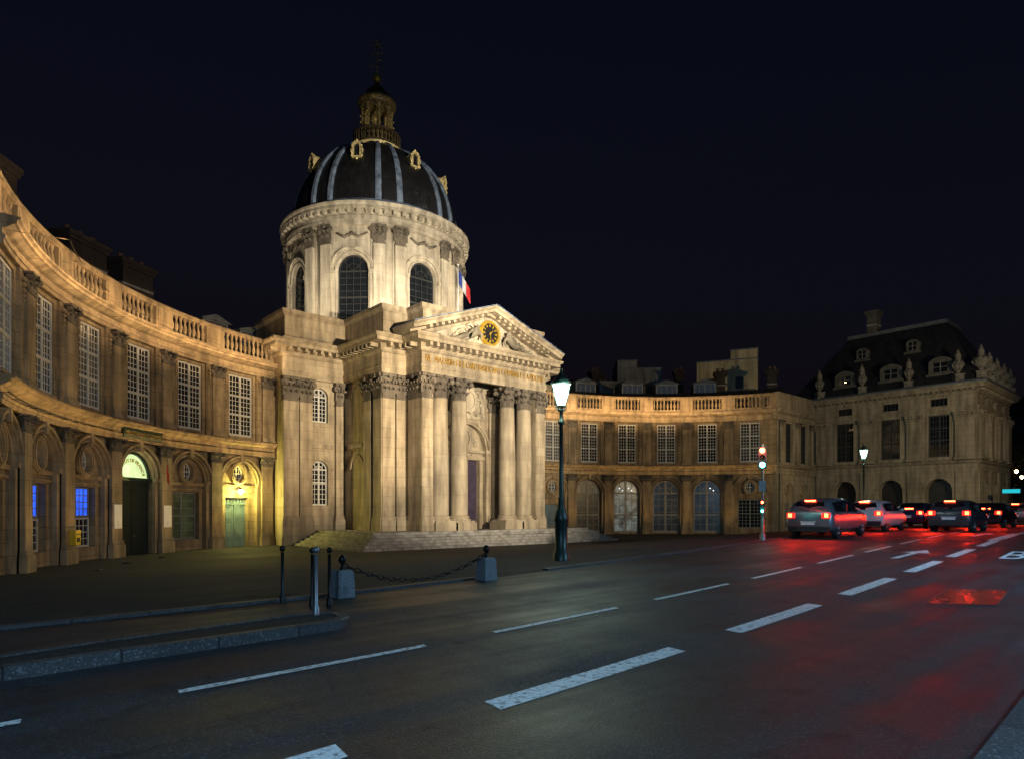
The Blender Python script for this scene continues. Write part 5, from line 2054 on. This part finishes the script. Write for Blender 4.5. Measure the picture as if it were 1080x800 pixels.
# ------------------------------------------------------------------ far end of the quay
for lab, x, y, hx, hy, z1 in (('dark distant quay building furthest right beyond the pavilion', 150, 32, 14, 9, 17), ('lower dark distant building at the right edge of the view', 190, 20, 16, 8, 14)):
    t = thing('distant_building', lab, 'house', (x, y, 0))
    b = MB(); b.box(x - hx, x + hx, y - hy, y + hy, -1, z1); b.build('wall', 'far_dark', t)
    b = MB(); b.prism([(x - hx, z1), (x + hx, z1), (x + hx - 3, z1 + 4), (x - hx + 3, z1 + 4)], y - hy, y + hy); b.build('roof', 'slate', t)
    for i in range(8):
        for j in range(3):
            b = MB()
            b.box(x - hx + 1.5 + i * 3, x - hx + 2.6 + i * 3, y - hy - .05, y - hy + .02, 3 + j * 4, 5.2 + j * 4)
            b.build('window', 'glass', t)

def tree(label, x, y, h, cr, seed):
    rn = random.Random(seed)
    g = gz(x, y)
    t = thing('plane_tree', label, 'tree', (x, y, g), 0, 'trees along the far quay')
    b = MB()
    b.tube([(x, y, g - .2), (x + .1, y, g + h * .3), (x, y + .1, g + h * .6)], [.3, .22, .12], 8)
    for i in range(6):
        a = rn.random() * 6.3
        b.tube([(x, y, g + h * (.35 + .05 * i)), (x + math.cos(a) * cr * .5, y + math.sin(a) * cr * .5, g + h * (.55 + .06 * i))], [.1, .03], 5)
    b.build('trunk', 'bark', t)
    b = MB()
    cl = [(rn.gauss(0, .45), rn.gauss(0, .45), rn.gauss(0, .4)) for _ in range(26)]
    for i in range(2600):
        c = cl[rn.randrange(26)]
        p = Vector((x + (c[0] + rn.gauss(0, .16)) * cr, y + (c[1] + rn.gauss(0, .16)) * cr, g + h * .68 + (c[2] + rn.gauss(0, .14)) * h * .33))
        u = Vector((rn.gauss(0, 1), rn.gauss(0, 1), rn.gauss(0, 1))).normalized() * .2
        v = u.orthogonal().normalized() * .14
        b.add([tuple(p - u), tuple(p + v), tuple(p + u), tuple(p - v)], [[0, 1, 2, 3]])
    b.build('crown', 'leaf', t, recalc=False)
for i, (lab, x, y, h, cr) in enumerate((('dark tree just right of the pavilion corner', 122, 23.6, 12, 5), ('taller dark tree further along the quay at the right edge', 142, 18.5, 14, 5.5))):
    tree(lab, x, y, h, cr, 40 + i)

# ------------------------------------------------------------------ street furniture
def street_lamp(label, x, y, power, col=(.72, 1.0, .84), grp='lamps on the forecourt', h=5.55, sc_=1.0):
    g = gz(x, y)
    t = thing('street_lamp', label, 'street lamp', (x, y, g), 0, grp)
    def L(prof): return [(r * sc_, g + z) for r, z in prof]
    b = MB()
    b.lathe(L([(.24, -.1), (.24, .2), (.19, .26), (.18, 1.1), (.21, 1.15), (.21, 1.25), (.13, 1.5)]), (x, y, 0), 18)
    b.build('base', 'green_iron', t)
    b = MB()
    b.lathe(L([(.11, 1.5), (.085, 1.75), (.1, 1.8), (.07, 1.86), (.055, h - 1.0), (.1, h - .96), (.1, h - .9), (.05, h - .86), (.05, h - .62), (.12, h - .58), (.05, h - .52)]), (x, y, 0), 14)
    b.build('pole', 'green_iron', t)
    b = MB()
    r0, r1 = .13, .27
    b.lathe(L([(r0, h - .48), (r0 + .02, h - .44), (r0 - .02, h - .44)]), (x, y, 0), 12)
    for i in range(6):
        a = 2 * PI * i / 6
        b.tube([(x + r0 * math.cos(a), y + r0 * math.sin(a), g + h - .46), (x + (r1 + .01) * math.cos(a), y + (r1 + .01) * math.sin(a), g + h + .16)], .012, 5)
        b.tube([(x + .05 * math.cos(a), y + .05 * math.sin(a), g + h - .6), (x + (r0 + .05) * math.cos(a), y + (r0 + .05) * math.sin(a), g + h - .5), (x + r0 * math.cos(a), y + r0 * math.sin(a), g + h - .44)], .015, 5)
    b.lathe(L([(r1 + .02, h + .16), (r1 + .05, h + .2), (.17, h + .38), (.1, h + .42), (.1, h + .47), (.03, h + .52), (.05, h + .57), (.01, h + .66)]), (x, y, 0), 12)
    b.build('lantern_frame', 'green_iron', t)
    b = MB()
    b.lathe(L([(.02, h - .43), (r0 - .02, h - .42), (r1 - .02, h + .15), (.02, h + .155)]), (x, y, 0), 18)
    gl = b.build('lantern_glass', 'lamp_glass', t)
    gl.visible_shadow = True
    # bulb light just outside the glass shell, below the cap
    for i in range(3):
        a = 2 * PI * i / 3 + 2.2
        lamp('POINT', 'lamp_light', (x + .42 * math.cos(a), y + .42 * math.sin(a), g + h - .1), power / 3, col, t, shadow_soft_size=.14)
    return t
street_lamp('green iron street lamp glowing white green in front of the portico steps', 13.75, 13.27, 340, h=4.95)
street_lamp('small glowing street lamp further off, in front of the corner pavilion', 51.26, 18.62, 260)

def far_lamp(label, x, y, h):
    g = gz(x, y)
    t = thing('street_lamp', label, 'street lamp', (x, y, g), 0, 'orange lamps at the far end of the quay')
    b = MB(); b.tube([(x, y, g), (x, y, g + h - .3), (x, y - .5, g + h)], [.09, .06, .05], 7); b.build('pole', 'black_iron', t)
    b = MB(); b.lathe([(.05, -.25), (.2, -.1), (.22, .1), (.05, .2)], (x, y - .5, g + h), 10); b.build('lamp_head', 'sodium', t)
far_lamp('small orange street lamp nearest the pavilion corner', 111.8, 21.4, 7.0)
far_lamp('fainter orange street lamp further off at the right edge', 119.5, 22.2, 6.6)

# traffic signal
def traffic_signal():
    x, y = 23.8, 12.28
    g = gz(x, y)
    t = thing('traffic_light', 'traffic light on a slim pole beside the waiting silver car, its red lamp lit', 'traffic light', (x, y, g))
    fwd = Vector((.0 - x, 0 - y, 0)).normalized()      # towards the approaching traffic and the camera
    fwd = Vector((-.9, -.43, 0)).normalized()
    a = math.atan2(fwd.y, fwd.x)
    Mz = Matrix.Rotation(a, 3, 'Z')
    xf = lambda p: tuple(Mz @ Vector((p[1], -p[0], 0)) + Vector((x, y, p[2])))     # s across, d forward
    b = MB()
    b.lathe([(.11, g - .05), (.11, g + .25), (.06, g + .3), (.055, g + 3.7), (.03, g + 3.72)], (x, y, 0), 12)
    b.build('pole', 'grey_metal', t)
    def head(z, w_, h, r, mats, name):
        b = MB(xf)
        b.box(-w_, w_, .06, .26, z, z + h)
        b.box(-w_ * .8, w_ * .8, .03, .06, z + .04, z + h - .04)
        for i in range(3):
            zc = z + h * (2.5 - i) / 3
            b.ring(0, zc, r, r + .02, .26, .26 + r * 1.5, R(-20), R(200), 12)
        o = b.build(name, 'black_plastic', t)
        for i, m in enumerate(mats):
            zc = z + h * (2.5 - i) / 3
            b = MB(xf)
            b.lathe([(r, 0), (r * .8, .02), (.01, .04)], (0, 0, 0), 14, True, False)
            # the lens disc faces forward
            pts = [(p[0], .262 + p[2] * .8, zc + p[1]) for p in [(r * q * math.cos(2 * PI * k / 14), r * q * math.sin(2 * PI * k / 14), .04 * (1 - q * q)) for q in (1, .6, .05) for k in range(14)]]
            b = MB(xf)
            fs = [[j * 14 + k, j * 14 + (k + 1) % 14, (j + 1) * 14 + (k + 1) % 14, (j + 1) * 14 + k] for j in range(2) for k in range(14)] + [[28 + k for k in range(14)]]
            b.add(pts, fs)
            b.build('lens', m, o)
        return o
    head(3.2, .15, .82, .1, ('signal_red', 'signal_off', 'signal_green'), 'signal_head')
    head(1.5, .08, .5, .045, ('signal_red', 'signal_off', 'signal_green'), 'repeater_head')
    b = MB(xf); b.box(-.12, .12, .06, .08, 2.35, 2.75); b.build('sign_plate', 'blue_door', t)
    p = xf((0, .55, 3.85)); lamp('POINT', 'signal_glow', p, 22, (1, .06, .02), t, shadow_soft_size=.08)
    p = xf((0, .4, 1.62)); lamp('POINT', 'signal_glow', p, 4, (.05, .9, .8), t, shadow_soft_size=.05)
traffic_signal()

# chain posts: granite blocks with an iron ball, and the chain between them
def block_post(label, x, y):
    g = gz(x, y)
    t = thing('granite_bollard', label, 'bollard', (x, y, g), 0, 'granite chain bollards')
    b = MB()
    pts = []
    for z, w_ in ((-.05, .175), (.02, .175), (.46, .15), (.5, .125)):
        pts += [(x + e * w_, y + f * w_, g + z) for e, f in ((-1, -1), (1, -1), (1, 1), (-1, 1))]
    fs = [[12, 13, 14, 15]] + [[4 * i + k, 4 * i + (k + 1) % 4, 4 * i + 4 + (k + 1) % 4, 4 * i + 4 + k] for i in range(3) for k in range(4)]
    b.add(pts, fs)
    b.build('block', 'granite', t)
    b = MB()
    b.lathe([(.05, .49), (.05, .53), (.03, .55), (.03, .6), (.07, .66), (.075, .7), (.05, .76), (.01, .78)], (x, y, g), 12)
    b.build('iron_finial', 'black_iron', t)
B1, B2 = (5.66, 11.05), (9.25, 11.24)
block_post('nearer pale granite chain bollard with a black ball top, by the kerb island', *B1)
block_post('further pale granite chain bollard with a black ball top, left of the street lamp', *B2)
b = MB()
pth = []
for i in range(29):
    tt = i / 28
    x, y = B1[0] + (B2[0] - B1[0]) * tt, B1[1] + (B2[1] - B1[1]) * tt
    z = .6 - .42 * (1 - (2 * tt - 1) ** 2) + gz(x, y)
    pth.append(Vector((x, y, z)))
for i in range(28):
    p, q = pth[i], pth[i + 1]
    m = (p + q) / 2
    tdir = (q - p).normalized()
    side = Vector((0, 0, 1)).cross(tdir).normalized() if i % 2 else tdir.cross(Vector((0, 0, 1)).cross(tdir)).normalized()
    lk = [m + tdir * (.085 * math.cos(2 * PI * k / 8)) + side * (.04 * math.sin(2 * PI * k / 8)) for k in range(9)]
    b.tube([tuple(v) for v in lk], .013, 5)
o = b.build('chain', 'black_iron')
tag(o, 'black iron chain sagging between the two granite bollards', 'chain')

def iron_post(label, x, y, mat='black_iron', h=.98):
    g = gz(x, y) + (.1 if y < 9.2 and x < 4.4 else 0)
    t = thing('iron_post', label, 'bollard', (x, y, g), 0, 'slim iron posts by the kerb island')
    b = MB()
    b.lathe([(.05, -.05), (.05, .12), (.03, .15), (.027, h - .12), (.035, h - .1)], (x, y, g), 10)
    b.build('shaft', mat, t)
    b = MB(); b.ball((x, y, g + h - .04), .05, 10); b.build('ball_cap', mat, t)
iron_post('leftmost slim black iron post on the dark forecourt edge', 4.56, 11.11)
iron_post('slim black iron post second from the left, behind the pale post', 4.70, 10.23)
iron_post('pale bluish slim post nearest the camera, standing on the island tip', 4.10, 8.80, 'grey_metal')
iron_post('rightmost slim black iron post, beside the nearer granite bollard', 4.92, 10.06)

# posters, letterbox and flags on the left wing
def poster(label, k_, z0, z1, hw_):
    s = cenL(k_) + stepL / 2
    x, y, _ = xfL((s, .2, 0))
    t = thing('wall_poster', label, 'poster', (x, y, z0), 0, 'white panels beside the big door')
    b = MB(xfL)
    b.box(s - hw_, s + hw_, .155, .19, z0, z1)
    b.build('panel', 'poster_white', t)
    b = MB(xfL)
    for q in range(5): b.box(s - hw_ * .1, s + hw_ * .1, .19, .193, z0 + .12 + q * .05, z0 + .14 + q * .05)
    b.build('print', 'grey_frame', t)
poster('white vertical panel left of the tall dark door', 1, .75, 1.9, .3)
poster('white vertical panel right of the tall dark door', 2, .72, 1.88, .3)
s = cenL(0) + stepL / 2 + .1
x, y, _ = xfL((s, .3, 0))
t = thing('letterbox', 'yellow letterbox on the wall between the two blue lit windows', 'letterbox', (x, y, .2))
b = MB(xfL)
b.box(s - .22, s + .22, .17, .42, .15, .72)
b.prism([(s - .25, .72), (s + .25, .72), (s + .2, .78), (s - .2, .78)], .16, .44)
b.build('box', 'yellow_paint', t)
b = MB(xfL); b.box(s - .15, s + .15, .42, .43, .58, .62); b.box(s - .14, s + .14, .42, .426, .28, .46); b.build('slot', 'black_face', t)

def cloth(b, p0, du, dv, nu, nv, amp, ph=0):
    p0, du, dv = Vector(p0), Vector(du), Vector(dv)
    nrm = du.cross(dv).normalized()
    pts = []
    for i in range(nu + 1):
        for j in range(nv + 1):
            u, v = i / nu, j / nv
            pts.append(tuple(p0 + du * u + dv * v + nrm * amp * math.sin(ph + u * 7 + v * 2) * (.3 + u)))
    b.add(pts, [[i * (nv + 1) + j, (i + 1) * (nv + 1) + j, (i + 1) * (nv + 1) + j + 1, i * (nv + 1) + j + 1] for i in range(nu) for j in range(nv)], None, True)
# tricolour behind the pediment
fx, fy = 31.55, 41.9
t = thing('flag', 'blue white red flag hanging limp to the right of the dome drum', 'flag', (fx, fy, 13.9))
b = MB(); b.tube([(fx, fy, 13.85), (fx, fy, 21.2)], [.06, .035], 8); b.ball((fx, fy, 21.25), .08, 8); b.build('flagpole', 'poster_white', t)
rd = Vector((.7465, -.665, 0))
for i, m in enumerate(('flag_blue', 'flag_white', 'flag_red')):
    b = MB()
    p0 = Vector((fx, fy, 20.95)) + (rd * .36 + Vector((0, 0, -.62))) * i * .9
    cloth(b, p0, (rd * .36 + Vector((0, 0, -.62))) * .9, Vector((0.05, 0.05, -1.15)), 4, 5, .05, i * 2.1)
    b.build('cloth_stripe', m, t, recalc=False)
s = cenL(2) + .95
x, y, z_ = xfL((s + .3, .1, 4.3))
t = thing('flag', 'small red flag hanging beside the lit fanlight', 'flag', (x, y, z_))
b = MB(xfL); b.tube([(s + .95, .1, 4.85), (s + .0, 1.0, 3.5)][::-1], .02, 6); b.build('flagpole', 'old_gilt', t)
b = MB(); p0 = Vector(xfL((s + .08, .95, 3.6)))
q0 = Vector(xfL((s + .4, .62, 4.05))) - p0
cloth(b, p0, q0, (0, 0, -.85), 5, 5, .04)
b.build('cloth', 'flag_red', t, recalc=False)

# cyan light of unsettled source, built as a panel with added pole and housing
g = gz(68, 13)
t = thing('cyan_light', 'small cyan light at the right edge, built as a panel on a pole', 'sign', (68, 13, g))
b = MB(); b.tube([(68, 13, g), (68, 13, g + 2.9)], .05, 7); b.build('pole', 'black_iron', t)
b = MB(); b.box(67.95, 68.1, 12.4, 13.7, 3.05, 3.45); b.build('housing', 'black_plastic', t)
b = MB(); b.box(67.92, 67.95, 12.45, 13.65, 3.09, 3.41); b.build('lit_panel', 'cyan_panel', t)

# ------------------------------------------------------------------ cars
def superell(w_, z0, z1, n, top_in, e=3.2):
    pts = []
    return pts

def make_car(label, x, y, yaw, paint, style='hatch', grp='cars on the road', power=55):
    """local: x forward from the rear bumper, y left; stations lofted to a closed body"""
    g = gz(x, y)
    pitch = 0
    t = thing('car', label, 'car', (x, y, g), yaw, grp)
    slope_ = (gz(x + 3 * math.cos(yaw), y + 3 * math.sin(yaw)) - g) / 3
    ca, sa = math.cos(yaw), math.sin(yaw)
    LEN, W, H = {'hatch': (4.1, .86, 1.48), 'suv': (4.4, .9, 1.62), 'saloon': (4.55, .89, 1.45)}[style]
    # body cross sections: (x, half width sill, half width belt, z sill, z belt, z roof or hood, half width roof)
    if style == 'saloon':
        st = [(0.0, .78, .80, .36, .86, .90, .66), (.08, .83, .86, .26, .93, 1.0, .7), (.55, .86, .89, .22, .95, 1.04, .72), (.95, .86, .89, .2, .95, 1.18, .64), (1.45, .86, .89, .2, .94, 1.40, .6), (2.1, .86, .89, .2, .92, 1.45, .6), (2.7, .86, .89, .2, .91, 1.40, .6), (3.25, .86, .89, .2, .9, 1.08, .68), (3.55, .86, .88, .2, .88, .95, .72), (4.2, .84, .85, .22, .78, .84, .68), (4.47, .78, .8, .26, .68, .74, .6), (4.55, .68, .7, .34, .6, .64, .52)]
    elif style == 'suv':
        st = [(0.0, .78, .82, .42, .96, 1.04, .7), (.07, .85, .88, .3, 1.02, 1.2, .72), (.25, .87, .9, .26, 1.04, 1.46, .66), (.55, .87, .9, .24, 1.04, 1.58, .64), (1.2, .87, .9, .24, 1.03, 1.62, .64), (2.0, .87, .9, .24, 1.02, 1.62, .64), (2.6, .87, .9, .24, 1.01, 1.56, .63), (3.1, .87, .9, .24, 1.0, 1.2, .7), (3.35, .87, .89, .24, .99, 1.06, .74), (4.05, .85, .86, .26, .9, .96, .7), (4.33, .79, .81, .3, .78, .84, .62), (4.4, .7, .72, .38, .68, .72, .54)]
    else:
        st = [(0.0, .75, .78, .38, .86, .94, .66), (.07, .82, .84, .27, .92, 1.08, .69), (.28, .84, .86, .23, .94, 1.34, .62), (.6, .84, .86, .21, .94, 1.45, .6), (1.2, .84, .86, .2, .93, 1.48, .6), (1.9, .84, .86, .2, .92, 1.47, .6), (2.5, .84, .86, .2, .91, 1.40, .59), (2.98, .84, .86, .2, .9, 1.06, .66), (3.2, .84, .85, .2, .88, .96, .7), (3.8, .82, .83, .22, .8, .86, .66), (4.03, .76, .78, .26, .7, .75, .58), (4.1, .68, .7, .34, .62, .66, .5)]
    def loc(p):      # local -> world, following the road's grade
        return (x + p[0] * ca - p[1] * sa, y + p[0] * sa + p[1] * ca, g + p[2] + slope_ * p[0])
    def lp(p): return (p[0], p[1], p[2] + slope_ * p[0])
    def mk(b, name, mat, par):
        off = Vector((x, y, g))
        me_b = b.build(name, mat, None)
        me_b.parent = par
        return me_b
    b = MB(lp)
    rings = []
    for (xx, ws, wb, zs, zb, zr, wr) in st:
        zm = (zs + zb) / 2
        half = [(0, zs), (ws * .8, zs), (ws, zs + .1), (wb + .02, zm), (wb, zb - .06), (wb - .03, zb)]
        if zr - zb > .2:
            half += [(wr + (wb - .03 - wr) * .35, zb + (zr - zb) * .62), (wr + .02, zr - .07), (wr * .8, zr - .012), (0, zr)]
        else:
            half += [(wb - .06, zb + (zr - zb) * .4), (wr + .06, zr - .02), (wr * .7, zr - .006), (0, zr)]
        full = [(xx, yy, z) for yy, z in half] + [(xx, -yy, z) for yy, z in half[-2:0:-1]]
        rings.append(full)
    n = len(rings[0])
    pts = [p for r_ in rings for p in r_]
    fs = []
    for i in range(len(rings) - 1):
        for k in range(n): fs.append([i * n + k, (i + 1) * n + k, (i + 1) * n + (k + 1) % n, i * n + (k + 1) % n])
    fs += [list(range(n)), list(range(len(pts) - n, len(pts)))]
    b.add(pts, fs, None, True)
    body = mk(b, 'body', paint, t)
    md = body.modifiers.new('soft', 'SUBSURF'); md.levels = 2; md.render_levels = 2
    # glass: greenhouse side windows, rear and front screens sit 6 mm proud of the lofted body
    def interp(xx):
        for i in range(len(st) - 1):
            if st[i][0] <= xx <= st[i + 1][0]:
                f_ = (xx - st[i][0]) / (st[i + 1][0] - st[i][0])
                return [st[i][q] + (st[i + 1][q] - st[i][q]) * f_ for q in range(7)]
        return st[-1]
    # side windows
    ga = {'saloon': (1.05, 3.05), 'suv': (.5, 2.9), 'hatch': (.55, 2.75)}[style]
    for e in (-1, 1):
        b = MB(lp)
        pts = []
        m = 8
        for i in range(m + 1):
            xx = ga[0] + (ga[1] - ga[0]) * i / m
            s_ = interp(xx)
            zb, zr, wr, wb = s_[4], s_[5], s_[6], s_[2]
            zt = max(zb + .03, min(zr - .14, zb + (zr - zb) * .76))
            f_ = (zt - zb) / max(.05, zr - zb)
            pts.append((xx, e * (wb - .02), zb + .02))
            pts.append((xx, e * (wb - .035 - (wb - wr) * .62 * f_), zt))
        b.add(pts, [[2 * i, 2 * i + 1, 2 * i + 3, 2 * i + 2] for i in range(m)], None, True)
        sw = mk(b, 'side_window', 'car_glass', t)
        b = MB(lp)
        xm = (ga[0] + ga[1]) / 2 - .1
        s_ = interp(xm)
        b.box(xm - .04, xm + .04, min(e * (s_[2] - .2), e * (s_[2] + .0)), max(e * (s_[2] - .2), e * (s_[2] - .0)), s_[4] + .02, s_[4] + .32)
        mk(b, 'pillar', 'black_plastic', sw)
        # door mirror
        b = MB(lp)
        xm = ga[1] - .15
        b.ball((xm, e * .98, 1.0), .1, 8, .75)
        b.tube([(xm, e * .84, .95), (xm, e * .95, .97)], .03, 5)
        mk(b, 'door_mirror', paint, t)
    # rear screen
    ra_ = {'saloon': ((.62, 1.05), (1.38, 1.385)), 'suv': ((.075, 1.1), (.27, 1.47)), 'hatch': ((.085, 1.02), (.3, 1.36))}[style]
    b = MB(lp)
    (xa, za), (xb, zb_) = ra_
    b.add([(xa - .02, -.62, za), (xa - .02, .62, za), (xb - .03, .5, zb_), (xb - .03, -.5, zb_), (xa - .045, 0, za), (xb - .05, 0, zb_)], [[0, 4, 5, 3], [4, 1, 2, 5]], None, True)
    rs = mk(b, 'rear_window', 'car_glass', t)
    b = MB(lp); b.tube([(xa - .055, 0, za + .03), (xa + (xb - xa) * .3 - .055, .3, za + (zb_ - za) * .3)], .012, 5); mk(b, 'wiper', 'black_plastic', rs)
    # windscreen
    wa = {'saloon': ((3.42, .99), (2.72, 1.38)), 'suv': ((3.28, 1.1), (2.62, 1.53)), 'hatch': ((3.12, 1.0), (2.52, 1.38))}[style]
    b = MB(lp)
    (xa2, za2), (xb2, zb2) = wa
    b.add([(xa2 + .02, -.66, za2), (xa2 + .02, .66, za2), (xb2 + .03, .52, zb2), (xb2 + .03, -.52, zb2)], [[0, 1, 2, 3]])
    mk(b, 'windscreen', 'car_glass', t)
    # third brake light and tail lamps
    hb = (xb - .1, zb_ + .02) if style != 'saloon' else (xa - .07, za + .0)
    b = MB(lp); b.box(hb[0], hb[0] + .045, -.2, .2, hb[1], hb[1] + .035); mk(b, 'high_brake_light', 'tail_bar', t)
    for e in (-1, 1):
        zl = {'saloon': .84, 'suv': .93, 'hatch': .86}[style]
        b = MB(lp)
        y0_, y1_ = sorted((e * .52, e * .82))
        b.box(y0_ * 0 - .035, .06, y0_, y1_, zl - .1, zl + .1)
        tl = mk(b, 'tail_lamp', 'tail_dim', t)
        b = MB(lp)
        y0_, y1_ = sorted((e * .6, e * .79))
        for yy in (y0_ + .045, (y0_ + y1_) / 2, y1_ - .045):
            for zz_ in (zl - .05, zl, zl + .05):
                b.ball((-.036, yy, zz_), .026, 6)
        mk(b, 'brake_bulb', 'tail_red', tl)
        if power:
            l = bpy.data.lights.new('brake_glow', 'AREA'); l.energy = power; l.color = (1, .02, .005); l.shape = 'RECTANGLE'; l.size = .22; l.size_y = .14
            lo_ = bpy.data.objects.new('brake_glow', l); C.objects.link(lo_); lo_.parent = tl
            lo_.location = (-.06, e * .69, zl); lo_.rotation_euler = (0, R(72), 0)
        # head lamps
        b = MB(lp)
        y0_, y1_ = sorted((e * .48, e * .74))
        b.box(LEN - .16, LEN - .04, y0_, y1_, .6, .74)
        mk(b, 'headlamp', 'plate_white', t)
        # rear reflector strips in the bumper
    b = MB(lp); b.box(-.05, .1, -.78, .78, .3, .5); b.box(-.06, .0, -.72, .72, .42, .46); mk(b, 'rear_bumper', 'black_plastic' if style != 'saloon' else paint, t)
    b = MB(lp); b.box(-.06, -.045, -.26, .26, .56, .67); b.box(-.05, -.02, -.3, .3, .68, .7)
    mk(b, 'number_plate', 'plate_white', t)
    # wheels
    for wx in (.78, LEN - .82):
        for e in (-1, 1):
            c = Vector((wx, e * (W - .12), .31))
            b = MB(lp)
            prof = [(.2, -.1), (.3, -.1), (.315, -.06), (.315, .06), (.3, .1), (.2, .1)]
            pts = []
            for i in range(20):
                a = 2 * PI * i / 20
                for r_, o_ in prof: pts.append((c.x + r_ * math.cos(a), c.y + o_, c.z + r_ * math.sin(a)))
            m = len(prof)
            b.add(pts, [[i * m + k, ((i + 1) % 20) * m + k, ((i + 1) % 20) * m + k + 1, i * m + k + 1] for i in range(20) for k in range(m - 1)], None, True)
            wh = mk(b, 'wheel', 'tyre', t)
            b = MB(lp)
            pts = [(c.x + .2 * math.cos(2 * PI * i / 20), c.y + e * .07, c.z + .2 * math.sin(2 * PI * i / 20)) for i in range(20)]
            b.add(pts, [list(range(20))])
            for i in range(5):
                a = 2 * PI * i / 5
                b.tube([(c.x + .04 * math.cos(a), c.y + e * .1, c.z + .04 * math.sin(a)), (c.x + .19 * math.cos(a), c.y + e * .09, c.z + .19 * math.sin(a))], .03, 5)
            mk(b, 'rim', 'rim', wh)
    return t

G = 'cars heading away along the quay'
make_car('silver estate car waiting beside the traffic light, red lamps lit, nearest of the queue', 25.75, 11.4, R(3), 'paint_silver', 'suv', G, 42)
make_car('dark grey hatchback with red lamps in front of the pavilion arches, nearest in its lane', 34.2, 8.85, R(3), 'paint_grey', 'hatch', G, 42)
make_car('white hatchback just ahead of the silver estate car', 32.6, 11.9, R(3), 'paint_white', 'hatch', G, 30)
make_car('dark blue saloon ahead of the white hatchback in the outer lane', 39.8, 12.3, R(2), 'paint_blue', 'saloon', G)
make_car('black saloon ahead of the dark grey hatchback, near the right edge', 43.5, 9.6, R(2), 'paint_black', 'saloon', G)
make_car('far silver car, smallest one at the right edge of the road', 54.0, 10.2, R(1), 'paint_silver', 'hatch', G)

# ------------------------------------------------------------------ unseen floodlight masts assumed on the quay (behind the camera's right)
def assumed_flood_mast(label, x, y, h, beams):
    g = gz(x, y)
    t = thing('assumed_floodlight_mast', label, 'floodlight', (x, y, g), 0, 'assumed floodlight masts on the quay pavement')
    b = MB(); b.lathe([(.14, 0), (.14, .4), (.09, .5), (.06, h), (.02, h + .05)], (x, y, g), 12)
    b.tube([(x - .8, y, g + h - .15), (x + .8, y, g + h - .15)], .035, 6)
    b.build('pole', 'black_iron', t)
    for i, (tgt, en, ang, col, sz) in enumerate(beams):
        px = x - .6 + 1.2 * i / max(1, len(beams) - 1)
        dirv = (Vector(tgt) - Vector((px, y, g + h))).normalized()
        b = MB()
        b.cbox((px, y, g + h + .1), .36, .2, .3, dirv.to_track_quat('-Y', 'Z').to_matrix())
        hd = b.build('flood_head', 'black_iron', t)
        p = Vector((px, y, g + h + .1)) + dirv * .25
        lamp('SPOT', 'flood_beam', p, en, col, hd, target=tgt, spot_size=R(ang), spot_blend=sz or .6, shadow_soft_size=.18)
WARM = (1.0, .86, .64)
assumed_flood_mast('assumed unseen black floodlight mast on the quay pavement facing the portico', 17.5, -3.2, 7.0,
           [((XC, 35, 9.2), L_PORTICO * 1.05, 40, WARM, 1.0), ((19.0, 41, 8.5), L_PORTICO * .36, 22, (1.0, .72, .38), 0), ((DX, 42, 22.0), L_DOME, 24, (1.0, .88, .67), 0)])
assumed_flood_mast('assumed unseen black floodlight mast on the quay pavement facing the right wing', 44, -1.5, 7.0,
           [((XC + 2, 35, 9.2), L_PORTICO * .2, 38, WARM, 1.0), ((52, 38, 7), L_WING * 4.0, 50, (1.0, .68, .3), 0), ((67, 22, 9), L_WING * 5.2, 50, (1.0, .78, .46), 0)])
assumed_flood_mast('assumed unseen black floodlight mast on the quay pavement facing the left wing', 31, -2.0, 7.0,
           [((8, 37, 7.5), L_WING * 5.6, 46, (1.0, .7, .37), 0)])
# unseen quay lamps, added to throw cool light on the carriageway
street_lamp('added unseen green iron street lamp on the quay pavement behind the camera', -3.5, -2.2, 4300, (.34, .66, 1.0), 'added unseen lamps on the quay pavement')
street_lamp('added unseen green iron street lamp on the quay pavement to the right of the view', 21.0, -2.6, 4200, (.34, .66, 1.0), 'added unseen lamps on the quay pavement')
